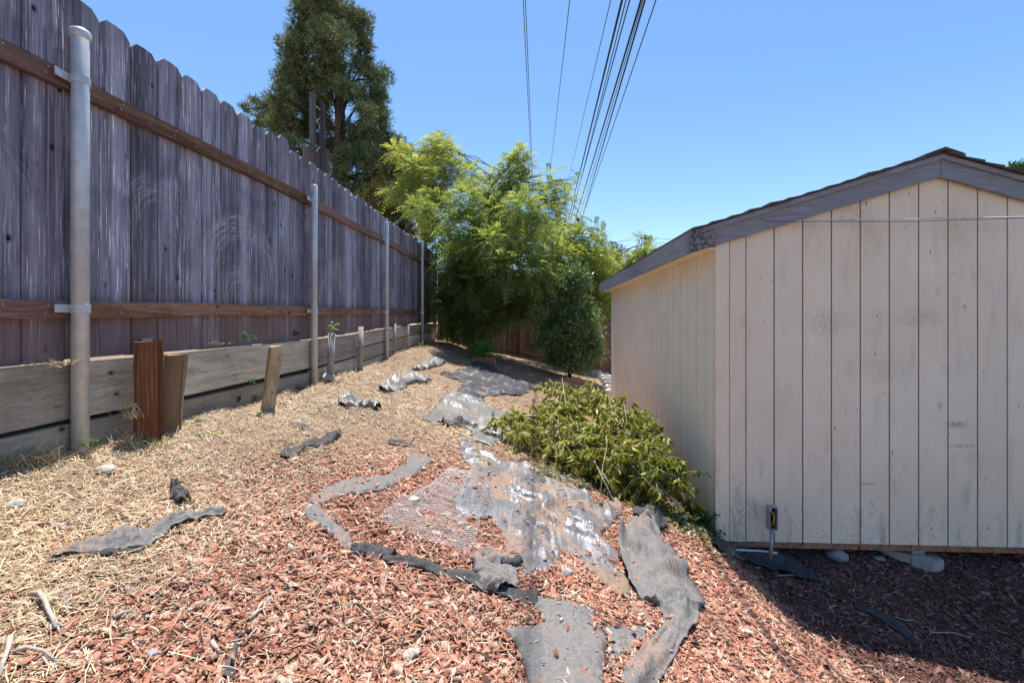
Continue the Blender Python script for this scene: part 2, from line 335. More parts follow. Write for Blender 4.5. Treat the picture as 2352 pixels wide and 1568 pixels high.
# ------------------------------------------------------------------ ground
def mulch_frac(px, py):
    s = px * .6 + (py - 1000) * .9
    m = (.12 + .88 * sst(230, 690, s)) * sst(900, 1110, py)
    m = np.maximum(m, sst(1120, 1300, px) * .9 * sst(880, 1000, py)); return m
def ground_cols(X, Y, Z):
    Yp = np.maximum(Y, .8); px, py = proj(X, Yp, Z)
    m = mulch_frac(px, py)
    v = .5 + .25 * np.sin(X * 2.3 + Y * 1.1) * np.cos(Y * 2.9 - X) + .25 * np.sin(7 * X - 5 * Y) * np.sin(6 * Y + 3 * X)
    red = np.array([.36, .17, .12]); tan = np.array([.40, .29, .20]); dirt = np.array([.20, .135, .095])
    c = tan * (1 - m)[:, None] + red * m[:, None]
    c = c * (1 - .35 * v[:, None]) + dirt * .35 * v[:, None]
    sh = sst(1.35, 1.6, X) * sst(4.2, 3.6, Y)  # ground in the shed's shadow painted darker brown
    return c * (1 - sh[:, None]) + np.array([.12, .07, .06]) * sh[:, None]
def axis_vals(a, b, s, lo, hi):
    v = list(np.arange(a, b, s)); k = s; x = b
    while x < hi: k *= 1.25; x += k; v.append(x)
    k = s; x = a; w = []
    while x > lo: k *= 1.25; x -= k; w.append(x)
    return np.array(w[::-1] + v)
xs = axis_vals(-2.7, 4.6, .034, -220, 220); ys = axis_vals(.4, 13.5, .04, -60, 260)
XX, YY = np.meshgrid(xs, ys); ZZ = G(XX, YY)
nx, ny = len(xs), len(ys); ii = np.arange(nx * ny).reshape(ny, nx)
Fq = np.stack([ii[:-1, :-1], ii[:-1, 1:], ii[1:, 1:], ii[1:, :-1]], -1).reshape(-1, 4)
Vg = np.stack([XX, YY, ZZ], -1).reshape(-1, 3)
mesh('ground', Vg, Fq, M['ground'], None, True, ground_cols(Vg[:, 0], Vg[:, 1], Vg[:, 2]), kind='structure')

# ------------------------------------------------------------------ left fence
fy = lambda Y: float(Xf(Y))
fence = thing('wooden_fence', 'tall weathered purple-grey board fence with red-brown rails on steel pipe posts', 'fence', (fy(2.33) - .1, 2.33, CZ - .3))
top_of = {}
k = 0; Yb = 2.147 - .19 * 6
while Yb < 11.55:
    w = .19 + rng.normal(0, .004); y0, y1 = Yb + .0034, Yb + w - .0034; k += 1
    ym = (y0 + y1) / 2
    zt = CZ + 1.68 + rng.normal(0, .010) + (.06 if 4.15 < ym < 4.35 else 0); zb = CZ - .208 + .17 * float(sst(3.5, 10.5, ym)) + .012 + rng.normal(0, .005)
    x0 = fy(ym) - .108 + rng.normal(0, .0025); th = .018; sl = .0642 if ym < 4.73 else .0329
    e = .038; tl = rng.normal(0, .004)
    pr = [(y0, zb), (y1, zb), (y1 + tl, zt - e * 1.15), (y1 - e + tl, zt - .004), ((y0 + y1) / 2 + tl, zt), (y0 + e + tl, zt - .004), (y0 + tl, zt - e * 1.15)]
    V = [(x0 + sl * (y - ym) + dx, y, z) for dx in (0, th) for y, z in pr]; n = 7
    Fc = [tuple(range(n)), tuple(range(n, 2 * n))[::-1]] + [(i, i + n, (i + 1) % n + n, (i + 1) % n) for i in range(n)]
    mesh('board', V, Fc, M['fence'], fence)
    xb = fy(Yb) - .108; MB().box((xb - .012, Yb - .012, zb), (xb - .002, Yb + .012, zt - .05)).make('gap_shade_strip', M['gapshade'], fence); Yb += w  # added dark strip behind each board gap so it reads as shade
zr1 = lambda y: CZ + 1.215 + .10 * (y - 2.33) / 8.3
zr0 = lambda y: CZ + .06 + .155 * (y - 1.99) / 8.6
joints = [.6, 2.33, 4.73, 7.17, 9.6, 11.6]
for zz in (zr1, zr0):
    for a, b in zip(joints[:-1], joints[1:]):
        mb = MB(); ns = 6; V = []
        for i in range(ns + 1):
            y = a + .006 + (b - a - .012) * i / ns; x = fy(y) - .0885; z = zz(y) + rng.normal(0, .002) + .006 * math.sin(y * 2); w = .038; h = .044
            V += [(x, y, z - h), (x + w, y, z - h), (x + w, y, z + h), (x, y, z + h)]
        Fc = [(0, 1, 2, 3), tuple(ns * 4 + q for q in (3, 2, 1, 0))]
        for i in range(ns):
            for q in range(4): Fc.append((i * 4 + q, (i + 1) * 4 + q, (i + 1) * 4 + (q + 1) % 4, i * 4 + (q + 1) % 4))
        r = mesh('rail', V, Fc, M['rail'], fence)
        nl = MB(); yy = a + .1
        while yy < b and yy < 7.5:
            for dz in (.018, -.018): nl.tube([(fy(yy) - .051, yy + dz * .4, zz(yy) + dz), (fy(yy) - .0485, yy + dz * .4, zz(yy) + dz)], .0035, 6)
            yy += .19
        if nl.v: nl.make('nail_heads', M['steel'], fence, kind='stuff')
fy0 = np.array(fence.location)
for i, (Y, zt, r) in enumerate([(2.33, 1.46, .0365), (4.73, 1.40, .032), (7.17, 1.55, .031), (9.6, 1.68, .031)]):
    c = (fy(Y), Y, CZ + zt); zb = float(G(fy(Y), Y)) - .12
    mb = MB().lathe((c[0], c[1], 0), [(r, zb), (r, c[2] - .004), (r * .93, c[2])], 20)
    post = mb.make('pipe_post', M['steel'], fence, smooth=False); sub(post, fy0)
    for pl in post.data.polygons: pl.use_smooth = abs(pl.normal.z) < .5
    if i == 0:
        mesh('cap', *(lambda m: (m.v, m.f))(MB().lathe(c, [(r * 1.17, -.035), (r * 1.2, -.03), (r * 1.2, -.004), (r * 1.08, .008), (r * .6, .019), (r * .1, .022)], 20)), M['steel'], post, smooth=True)
    for zz in (zr1, zr0):
        z = zz(Y)
        mb = MB().lathe((c[0], c[1], z), [(r + .001, -.02), (r + .004, -.02), (r + .004, .02), (r + .001, .02)], 20)
        mb.box((-r - .015, -.105, -.02), (-r - .011, -.02, .02), c=(c[0] + r - .022 + .01, c[1], z))
        mb.tube([(c[0] - .028, c[1] - .06, z), (c[0] - .016, c[1] - .06, z)], .006, 6)
        cl = mesh('clamp', mb.v, mb.f, M['steel'], post)

# retaining planks
ret = thing('retaining_wall', 'low plank retaining wall of grey treated timber under the tall fence', 'retaining wall', (fy(2.33) - .06, 2.33, CZ - .8))
ptop = lambda y: CZ - .208 + .17 * sst(3.5, 10.5, y) * 1.0
def plank(a, b, zt, h, dx=0, tilt=0):
    V = []; ns = max(2, int((b - a) / .4))
    for i in range(ns + 1):
        y = a + .004 + (b - a - .008) * i / ns; x = fy(y) - .088 + dx; z1 = zt(y) + .004 * math.sin(y * 3 + a) + tilt * (y - a)
        V += [(x, y, z1 - h), (x + .040, y, z1 - h + .002), (x + .040, y, z1 - .002), (x, y, z1)]
    Fc = [(0, 1, 2, 3), tuple(ns * 4 + q for q in (3, 2, 1, 0))]
    for i in range(ns):
        for q in range(4): Fc.append((i * 4 + q, (i + 1) * 4 + q, (i + 1) * 4 + (q + 1) % 4, i * 4 + (q + 1) % 4))
    mesh('plank', V, Fc, M['plank'], ret)
for a, b, t_ in [(.5, 2.33, .0), (2.33, 4.73, .004), (4.73, 6.02, -.003)]:
    plank(a, b, lambda y: ptop(y), .286, 0, t_)
    plank(a, b, lambda y: ptop(y) - .307, .24, .010, -t_)
for a, b in [(6.02, 8.62), (8.66, 11.35)]:
    plank(a, b, lambda y: ptop(y), .185); plank(a, b, lambda y: ptop(y) - .197, .185, .006); plank(a, b, lambda y: ptop(y) - .395, .185, .0)

gz = lambda X, Y: float(G(X, Y))
for a, b in ((.5, 4.73), (4.73, 8.6), (8.6, 11.35)):
    MB().add([(fy(y) - .092 - dx, y, ptop(y) - dz) for y in (a, b) for dx, dz in ((0, .6), (.1, .6), (.1, .03), (0, .03))], [(0, 1, 2, 3), (7, 6, 5, 4), (0, 4, 5, 1), (1, 5, 6, 2), (2, 6, 7, 3), (3, 7, 4, 0)]).make('seam_dark_soil', M['soil'], ret)  # added soil strip, hidden behind the planks to darken their seams
# ------------------------------------------------------------------ stakes by the retaining wall
def stake(name, label, x, y, D, base_y, w, d, rz, lean, mat, top_skew=0, group=None, wob=.003):
    b = P(x, base_y, D); tp = P(x + lean, y, D); b[2] = min(b[2], gz(b[0], b[1])) - .08
    V = []; L = 5
    for i in range(L + 1):
        t = i / L; c = b + (tp - b) * t
        for sx, sy in ((-1, -1), (1, -1), (1, 1), (-1, 1)):
            ch = .12
            for q in (0, 1):   # chamfered corners
                ux, uy = (sx * w / 2, sy * d / 2)
                if (q == 0) == (sx * sy > 0): ux *= (1 - ch)
                else: uy *= (1 - ch)
                vx = ux * math.cos(rz) - uy * math.sin(rz); vy = ux * math.sin(rz) + uy * math.cos(rz)
                V.append((c[0] + vx + rng.normal(0, wob) * (0 < i), c[1] + vy, c[2] + (top_skew * ux if i == L else 0) + (rng.normal(0, .003) if i == L else 0)))
    n = 8; Fc = [tuple(range(n))[::-1], tuple(L * n + q for q in range(n))]
    for i in range(L):
        for q in range(n): Fc.append((i * n + q, i * n + (q + 1) % n, (i + 1) * n + (q + 1) % n, (i + 1) * n + q))
    return mesh(name, V, Fc, mat, None, label=label, cat='post', group=group)
stake('timber_stake', 'thick upright red-brown square timber stake before the retaining wall', 341, 784, 2.62, 1012, .132, .09, rad(38), 1, M['redpost'])
stake('timber_stake', 'tan split stake leaning beside the thick red-brown one', 392, 815, 2.84, 992, .105, .09, rad(28), 14, M['tanpost'], .1, wob=.006)
stake('timber_stake', 'pale tan square stake leaning alone, tilted to one side', 612, 795, 3.68, 935, .088, .088, rad(40), 22, M['tanpost2'], .12, wob=.001)
stake('timber_stake', 'small pale stake end peeping out behind the thick red-brown stake', 337, 777, 2.78, 960, .045, .045, rad(20), 0, M['tanpost2'])
labs = ['short steel pipe stub with a green sprig growing from its top', 'second short steel stub, standing alone between two tall pipe posts',
        'third short steel stub just past a tall pipe post', 'fourth short steel stub, last upright one along the planks', 'thin steel stub leaning outward at the dark far end of the planks']
for lb, (x, yt, yb, D, lean, r) in zip(labs, [(758, 765, 860, 5.02, 4, .036), (828, 750, 838, 5.95, 1, .031), (905, 743, 805, 7.7, 1, .03), (936, 743, 803, 8.6, 0, .029), (1005, 690, 780, 11.3, 7, .03)]):
    b = P(x, yb, D); t_ = P(x + lean, yt, D); b[2] -= .08
    o = MB().tube([b, t_], r, 16).make('pipe_stub', M['stub'], None, label=lb, cat='pipe', group='short steel stubs holding the retaining planks')
    for pl in o.data.polygons: pl.use_smooth = abs(pl.normal.z) < .8

# ------------------------------------------------------------------ shed
A = np.array([1.46, 3.30]); ang = -math.atan(.048)
shed = thing('shed', 'cream wooden garden shed with grooved siding, grey fascia and shingle gable roof', 'shed', (A[0], A[1], CZ - 1.56), rz=ang); shed['local'] = 1
HW, LEN = 1.50, 4.47; SL = .304; zE = 1.56 + .40   # wall height at the corner under the eave
def roofz(u): return 1.56 + .633 + SL * (HW + .17 - abs(u - HW)) - SL * 0   # top of rake board at u (local z)
def sboard(pts, y0, y1, ax, name='siding_board', mat=None):
    """polygon (a,z) extruded between y0,y1 ; ax='u' front wall or 'v' side wall"""
    n = len(pts)
    V = [((a, yy, z) if ax == 'u' else (yy, a, z)) for yy in (y0, y1) for a, z in pts]
    Fc = [tuple(range(n)), tuple(range(n, 2 * n))[::-1]] + [(i, i + n, (i + 1) % n + n, (i + 1) % n) for i in range(n)]
    return mesh(name, V, Fc, mat or M['paint'], shed)
gr = .204; edges = [.086]
while gr < 3.0: edges.append(gr); gr += .197
edges.append(3.0)
for a, b in zip(edges[:-1], edges[1:]):
    a2, b2 = a + .005, b - .005
    zt = lambda u: roofz(u) - .07
    pts = [(a2, 0), (b2, 0), (b2, zt(b2))]
    if a2 < HW < b2: pts.append((HW, zt(HW)))
    pts.append((a2, zt(a2)))
    if a > .1:
        sboard(pts, -.006, .0, 'u')
    else: sboard(pts, -.012, .0, 'u')
sboard([(.01, .0), (2.99, 0), (2.99, roofz(2.99) - .08), (HW, roofz(HW) - .08), (.01, roofz(.01) - .08)], .003, .02, 'u', 'wall_backing', M['groove'])
sboard([(-.012, -.005), (.082, -.005), (.082, roofz(.08) - .075), (-.012, roofz(0) - .075)], -.022, -.001, 'u', 'corner_trim')
zs = roofz(0) - .04
v = .04; 
sboard([(.02, .0), (LEN, 0), (LEN, zs), (.02, zs)], .004, .02, 'v', 'wall_backing', M['groove'])
sboard([(-.003, .0), (.036, 0), (.036, zs), (-.003, zs)], -.009, .0035, 'v', 'corner_trim')
edges = [.042]; g_ = .19
while g_ < LEN - .03: edges.append(g_); g_ += .203
edges.append(LEN)
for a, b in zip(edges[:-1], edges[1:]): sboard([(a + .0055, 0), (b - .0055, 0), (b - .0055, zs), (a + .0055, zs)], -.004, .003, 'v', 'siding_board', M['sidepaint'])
sboard([(0, 0), (LEN, 0), (LEN, zs), (0, zs)], 2.985, 3.0, 'v', 'right_wall')
sboard([(.02, 0), (2.98, 0), (2.98, roofz(2.98) - .09), (HW, roofz(HW) - .09), (.02, roofz(.02) - .09)], LEN - .012, LEN, 'u', 'rear_wall')
# rake and eave boards
def rake(u0, u1, top, h, y0, y1, name, mat):
    return sboard([(u0, roofz(u0) + top - h), (u1, roofz(u1) + top - h), (u1, roofz(u1) + top), (u0, roofz(u0) + top)], y0, y1, 'u', name, mat)
rake(-.17, HW - .002, 0, .140, -.046, -.024, 'fascia_board', M['fascia']); rake(HW + .002, 3.17, 0, .140, -.046, -.024, 'fascia_board', M['fascia'])
rake(-.165, HW, .012, .034, -.064, -.047, 'fascia_trim', M['fascia']); rake(HW, 3.165, .012, .034, -.064, -.047, 'fascia_trim', M['fascia'])
sboard([(-.040, roofz(-.17) - .140), (LEN + .06, roofz(-.17) - .140), (LEN + .06, roofz(-.17)), (-.040, roofz(-.17))], -.193, -.172, 'v', 'fascia_board', M['fascia'])
sboard([(-.02, roofz(-.17) - .120), (LEN + .04, roofz(-.17) - .120), (LEN + .04, roofz(-.17) - .104), (-.02, roofz(-.17) - .104)], -.17, -.012, 'v', 'soffit', M['paint'])
sboard([(-.040, roofz(-.17) - .140), (LEN + .06, roofz(-.17) - .140), (LEN + .06, roofz(-.17)), (-.040, roofz(-.17))], 3.172, 3.19, 'v', 'fascia_board', M['fascia'])
# roof deck and shingle courses
for sgn in (-1, 1):
    e = HW + .19; n = 13
    def pt(q, dz, v): u = HW + sgn * (e * (1 - q)); return (u, v, 1.56 + .633 + SL * (e * q - .02) + dz)
    V = [pt(0, .003, -.045), pt(1, .003, -.045), pt(1, .003, LEN + .06), pt(0, .003, LEN + .06), pt(0, .015, -.045), pt(1, .015, -.045), pt(1, .015, LEN + .06), pt(0, .015, LEN + .06)]
    mesh('roof_deck', V, [(0, 1, 2, 3), (4, 7, 6, 5), (0, 4, 5, 1), (1, 5, 6, 2), (2, 6, 7, 3), (3, 7, 4, 0)], M['fascia'], shed)
    for i in range(n):
        q0 = i / n; q1 = min(1.0, (i + 1.25) / n); fr = -.078 + rng.normal(0, .006)
        h0, h1 = .038, .020
        V = [pt(q0, .016, fr), pt(q1, .016, fr), pt(q1, .016, LEN + .08), pt(q0, .016, LEN + .08), pt(q0, h0 + rng.normal(0, .003), fr), pt(q1, h1, fr), pt(q1, h1, LEN + .08), pt(q0, h0, LEN + .08)]
        mesh('shingle_course', V, [(0, 1, 2, 3), (4, 7, 6, 5), (0, 4, 5, 1), (1, 5, 6, 2), (2, 6, 7, 3), (3, 7, 4, 0)], M['shingle'], shed)
mesh('ridge_cap', *(lambda m: (m.v, m.f))(MB().add([(HW - .12, -.085, roofz(HW) - SL * .12 + .045), (HW, -.085, roofz(HW) + .052), (HW + .12, -.085, roofz(HW) - SL * .12 + .045), (HW - .12, LEN + .085, roofz(HW) - SL * .12 + .045), (HW, LEN + .085, roofz(HW) + .052), (HW + .12, LEN + .085, roofz(HW) - SL * .12 + .045),
     (HW - .12, -.085, roofz(HW) - SL * .12 + .025), (HW, -.085, roofz(HW) + .03), (HW + .12, -.085, roofz(HW) - SL * .12 + .025)],
     [(0, 1, 4, 3), (1, 2, 5, 4), (0, 6, 7, 1), (1, 7, 8, 2)])), M['shingle'], shed)
MB().box((.05, .002, -.045), (2.97, .05, -.002)).make('sill_beam', M['rail'], shed)
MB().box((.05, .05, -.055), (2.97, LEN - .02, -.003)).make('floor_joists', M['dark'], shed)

# things at the foot of the shed
gz = lambda X, Y: float(G(X, Y))
c = P(2111, 1276, 3.26)
MB().box((-.045, -.045, c[2] - CZ - 0), (.045, .045, CZ - 1.615 - CZ), c=(c[0], c[1] + .05, CZ)).make('pier_stub', M['concrete'], None, label='short square post between shed floor and concrete pier', cat='post')
zp = c[2]
pp = MB(); pts = [(-.07, -.02), (.02, -.09), (.12, -.06), (.15, .02), (.12, .2), (-.07, .2)]
Vp = [(c[0] + a, c[1] + b, z) for z in (gz(c[0], c[1]) - .05, zp - .001) for a, b in pts]
pp.add(Vp, [tuple(range(6))[::-1], tuple(range(6, 12))] + [(i, (i + 1) % 6, (i + 1) % 6 + 6, i + 6) for i in range(6)])
pp.make('pier_block', M['concrete'], None, label='low concrete pier block under the shed', cat='concrete block')
c = P(2070, 1275, 3.30); MB().box((-.025, -.16, -.03), (.025, .18, .03), R=Vector((1, 0, 0)).rotation_difference(Vector((.9, -.42, -.22)).normalized()).to_matrix() @ __import__('mathutils').Matrix.Rotation(rad(90), 3, 'Z')
    if False else __import__('mathutils').Matrix.Rotation(rad(52), 3, 'Z'), c=c).make('board_offcut', M['concrete'], None, label='short old board lying against the concrete pier under the shed', cat='board')

# electrical box
eb = thing('electrical_box', 'small grey open electrical box on a conduit with a yellow wire in it', 'electrical box', P(1769, 1272, 3.2))
bc = P(1769, 1185, 3.2); w2, h2 = .028, .08
b = MB(); 
for (a0, a1) in (((-w2, .0, -h2), (w2, .006, h2)), ((-w2, -.045, -h2), (-w2 + .004, 0, h2)), ((w2 - .004, -.045, -h2), (w2, 0, h2)), ((-w2 + .004, -.045, -h2), (w2 - .004, 0, -h2 + .005)), ((-w2 + .004, -.045, h2 - .005), (w2 - .004, 0, h2)), ((-w2 + .004, -.045, h2 - .03), (-w2 + .012, -.041, h2 - .005))):
    b.box(a0, a1, c=bc)
bx = b.make('box_body', M['box'], eb); MB().box((-w2 + .004, -.004, -h2 + .005), (w2 - .004, -.001, h2 - .005), c=bc).make('box_inside', M['dark'], eb)
MB().tube([bc + np.array([-.008, -.02, .05]), bc + np.array([.004, -.03, .03]), bc + np.array([.009, -.034, 0]), bc + np.array([.004, -.03, -.03]), bc + np.array([-.005, -.02, -.055])], .0055, 8).make('wire', M['yellow'], eb, smooth=True)
MB().tube([bc + np.array([0, -.022, -h2]), P(1769, 1285, 3.18)], .0125, 12).make('conduit', M['box'], eb, smooth=True)
MB().lathe(bc + np.array([0, -.022, -h2 - .018]), [(.017, 0), (.018, .018)], 12).make('conduit_hub', M['box'], eb)
MB().tube([P(1690, 1262, 3.25), P(1752, 1265, 3.22), P(1785, 1270, 3.2)], .007, 8).make('buried_pipe', M['whitecable'], None, label='pale plastic pipe end lying under the shed corner', cat='pipe')
# cable across the gable
def wire_obj(name, pts, r, mat, label, cat='cable', n=6, group=None): return MB().tube(pts, r, n).make(name, mat, None, smooth=True, label=label, cat=cat, group=group)
p0, p1 = P(1832, 507, 3.17), P(2352, 494, 2.98); q = p1 + (p1 - p0) * 1.2
wire_obj('service_cable', [p0 + (q - p0) * t + np.array([0, 0, -.012 * math.sin(math.pi * t)]) for t in np.linspace(0, 1, 20)], .0045, M['whitecable'], 'thin pale cable strung across the shed gable below the peak')
p0 = P(2150 - 380, 504, 3.19); 
wire_obj('thin_wire', [P(1745, 503, 3.2), P(1770, 509, 3.19), P(1832, 509, 3.17), P(2100, 509, 3.08), P(2352, 501, 2.98), P(2700, 490, 2.85)], .0018, M['cable'], 'hair-thin dark wire running just below the pale cable on the shed')

# ------------------------------------------------------------------ far fence
FA, FB = np.array([-1.84, 11.45]), np.array([3.6, 13.7])
ff = thing('board_fence', 'low red-brown board fence stepping downhill behind the bushes', 'fence', (float(FA[0]), float(FA[1]), CZ - .6))
dv = FB - FA; Lf = np.hypot(*dv); dv /= Lf; nv = np.array([dv[1], -dv[0]])
k = 0; s = 0
def ftop(s): return CZ + 1.22 - .30 * s * .0 - .235 * s if s < 1 else CZ + 1.22 - .235 * s
while s < Lf:
    w = .148; c0 = FA + dv * (s + w / 2); gb = min(float(G(c0[0], c0[1])), float(G(*(c0 + nv * .1)))) - .1
    zt = CZ + 1.25 - .255 * s + rng.normal(0, .012)
    V = []; e = .035
    pr = [(-w / 2 + .004, gb), (w / 2 - .004, gb), (w / 2 - .004, zt - e), (w / 2 - e, zt), (-w / 2 + e, zt), (-w / 2 + .004, zt - e)]
    for d in (0, .018):
        for a, z in pr: V.append((c0[0] + dv[0] * a - nv[0] * d, c0[1] + dv[1] * a - nv[1] * d, z))
    n = 6
    mesh('board', V, [tuple(range(n))[::-1], tuple(range(n, 2 * n))] + [(i, (i + 1) % n, (i + 1) % n + n, i + n) for i in range(n)], M['farfence'], ff); s += w
for off in (.36, 1.45):
    V = []
    for s_ in (0, Lf):
        c0 = FA + dv * s_; z = CZ + 1.25 - .255 * s_ - off
        for d, h in ((.0, -.045), (.04, -.045), (.04, .045), (.0, .045)): V.append((c0[0] + nv[0] * (d + .003), c0[1] + nv[1] * (d + .003), z + h))
    mesh('rail', V, [(0, 3, 2, 1), (4, 5, 6, 7), (0, 1, 5, 4), (1, 2, 6, 5), (2, 3, 7, 6), (3, 0, 4, 7)], M['rail'], ff)
for s_ in (2.15, 4.5):
    c0 = FA + dv * s_ + nv * .1; g0 = float(G(*c0))
    MB().tube([(c0[0], c0[1], g0 - .1), (c0[0], c0[1], CZ + 1.1 - .255 * s_)], .03, 10).make('fence_post', M['greypost'], ff)

# ------------------------------------------------------------------ vegetation builders
def unit(a): return a / np.maximum(np.linalg.norm(a, axis=-1, keepdims=True), 1e-9)
def rdir(n, g=rng): return unit(g.normal(size=(n, 3)))
def diamonds(b, d, nrm, L, W, col, fold=.12, mid=.45):
    """4 corner leaves: base, side, tip, side"""
    L = np.broadcast_to(L, len(b))[:, None]; W = np.broadcast_to(W, len(b))[:, None]
    s = unit(np.cross(d, nrm)); n2 = unit(np.cross(s, d))
    V = np.stack([b, b + d * L * mid + s * W / 2 + n2 * W * fold, b + d * L - n2 * L * .04, b + d * L * mid - s * W / 2 + n2 * W * fold], 1)
    return V.reshape(-1, 3), np.repeat(col, 4, 0)
def quads(n): return np.arange(n * 4).reshape(-1, 4)
def clumps(blobs, per, seed, shell=.5, up=.25):
    g = np.random.default_rng(seed); Ps, Ds, Cs = [], [], []
    for c, r, k in blobs:
        n = max(3, int(per * k)); u = rdir(n, g); rr = r * (shell + (1 - shell) * g.random(n)) ** .9
        sc = np.array([1, 1, .92]); Ps.append(c + u * rr[:, None] * sc); Ds.append(unit(u + np.array([0, 0, up]) + g.normal(0, .35, (n, 3)))); Cs.append(g.random(n))
    return np.concatenate(Ps), np.concatenate(Ds), np.concatenate(Cs)
def Bl(x, y, r, D, k=None):
    R = r * D / F; return (P(x, y, D), R, (R * R * 1.0 if k is None else k))
def palette(t, stops):
    stops = np.array(stops); x = np.clip(t, 0, .999) * (len(stops) - 1); i = x.astype(int); f = (x - i)[:, None]
    return stops[i] * (1 - f) + stops[i + 1] * f

def fronds(pos, d, tone, stops, L=.3, pairs=8, ll=.055, lw=.022, droop=.35, seed=0):
    g = np.random.default_rng(seed); N = len(pos); Lr = L * g.uniform(.6, 1.25, N); side = unit(np.cross(d, np.array([0, 0, 1.0]) + g.normal(0, .25, (N, 3))))
    upn = unit(np.cross(side, d)); VV, CC = [], []
    for k in range(pairs):
        t = (k + 1) / pairs; b = pos + d * (Lr * t)[:, None]; b[:, 2] -= droop * Lr * t * t
        tang = d.copy(); tang[:, 2] -= 2 * droop * t; tang = unit(tang)
        sz = (1 - .45 * abs(t - .45)) * g.uniform(.85, 1.15, N)
        for sg in (-1, 1):
            ld = unit(side * sg + tang * .35 + g.normal(0, .12, (N, 3)) - np.array([0, 0, .12]))
            c = palette(np.clip(tone + g.normal(0, .07, N), 0, 1), stops)
            v, cc = diamonds(b, ld, upn, ll * sz * Lr / L, lw * sz * Lr / L, c); VV.append(v); CC.append(cc)
    # the leaf stalk
    e = pos + d * Lr[:, None]; e[:, 2] -= droop * Lr
    v, cc = diamonds(pos, unit(e - pos), upn, np.linalg.norm(e - pos, axis=1), .004, palette(np.full(N, .6), stops), 0); VV.append(v); CC.append(cc)
    V = np.concatenate(VV); return V, np.concatenate(CC)
def sprays(pos, d, tone, stops, n=12, L=.3, W=.035, spread=.6, R=.2, seed=0, droop=.0):
    g = np.random.default_rng(seed); N = len(pos); VV, CC = [], []
    for k in range(n):
        b = pos + rdir(N, g) * R * g.random((N, 1)); dd = unit(d + g.normal(0, spread, (N, 3)) - np.array([0, 0, droop]))
        c = palette(np.clip(tone + g.normal(0, .1, N), 0, 1), stops)
        v, cc = diamonds(b, dd, rdir(N, g), L * g.uniform(.5, 1.2, N), W, c, .1); VV.append(v); CC.append(cc)
    return np.concatenate(VV), np.concatenate(CC)

def tree(name, label, cat, base, trunk, blobs, crown, mat, r0, limb_r=.03, group=None, limbs=True, bark=None, seed=1, limbfrac=.5):
    """trunk: list of points base->top"""
    t = thing(name, label, cat, base, group); g = random.Random(seed)
    mb = MB(); n = len(trunk); mb.tube(trunk, [r0 * (1 - .85 * i / (n - 1)) for i in range(n)], 10)
    if limbs:
        T = [Vector(tuple(map(float, p))) for p in trunk]
        for c, r, k in blobs:
            c = Vector(tuple(map(float, c)))
            if g.random() > limbfrac + .5: continue
            zt = c.z - (c - T[0]).length * .25; best = min(range(n - 1), key=lambda i: abs(T[i].z - zt)); f = g.random(); a = T[best].lerp(T[best + 1], f)
            m = a.lerp(c, .5) + Vector((g.uniform(-.1, .1), g.uniform(-.1, .1), .12 * (c - a).length))
            mb.tube([a, m, c], [limb_r, limb_r * .7, limb_r * .3], 6)
            for q in range(4):
                e = c + Vector((g.gauss(0, 1), g.gauss(0, 1), g.gauss(.2, .8))).normalized() * r * .9; mb.tube([m.lerp(c, g.uniform(.3, 1)), (m + e) / 2 + Vector((0, 0, .05 * r)), e], [limb_r * .4, limb_r * .25, limb_r * .1], 4)
    mb.make('trunk', bark or M['bark'], t, smooth=True)
    V, Cc = crown; mesh('crown', V, quads(len(V) // 4), mat, t, col=Cc)
    return t

# big conifer beyond the fence
Dt = 18.0
out = [(735, -30, 50), (700, 20, 38), (760, 25, 60), (820, 55, 42), (695, 75, 48), (760, 95, 60), (665, 110, 36), (835, 100, 30), (680, 160, 50), (755, 165, 55), (830, 150, 34), (870, 180, 34), (650, 185, 34), (860, 225, 38),
       (690, 225, 45), (640, 235, 42), (735, 240, 34), (885, 365, 34), (925, 385, 28), (870, 400, 38), (825, 330, 30), (840, 260, 30), (720, 270, 34), (775, 170, 30), (740, 190, 32), (790, 200, 24), (760, 290, 22), (800, 300, 24), (815, 215, 30), (865, 270, 38), (600, 250, 20), (575, 235, 12), (640, 290, 42), (700, 300, 38), (845, 310, 32), (880, 320, 30), (750, 330, 26), (660, 340, 36), (800, 360, 38), (850, 370, 42), (900, 350, 24), (915, 325, 14), (720, 380, 44), (780, 420, 46), (850, 430, 46), (905, 410, 34), (700, 440, 40), (760, 480, 40), (830, 500, 45), (895, 480, 40), (560, 250, 12), (600, 280, 26), (620, 330, 30)]
gg = random.Random(3)
bl = [Bl(x + (8 if x < 700 and y < 340 else 0), y, r * .90, Dt + gg.uniform(-1.3, 1.3)) for x, y, r in out]
p, d, c = clumps(bl, 400, 21, .15, .5)
tone = np.clip(c * .65 + .12, 0, 1)
crown = sprays(p, d, tone, [(.05, .085, .055), (.11, .165, .085), (.18, .24, .11), (.28, .30, .14), (.40, .42, .18)], n=17, L=.23, W=.030, spread=.6, R=.17, seed=4)
tb = P(778, 700, Dt); tb[2] = CZ - 1.2
tree('conifer', 'tall dark green conifer rising high beyond the weathered fence', 'tree', tb, [tb, P(778, 420, Dt), P(782, 300, Dt), P(778, 180, Dt), P(762, 60, Dt), P(750, -40, Dt)], bl, crown, M['needle'], .32, .06, seed=2)
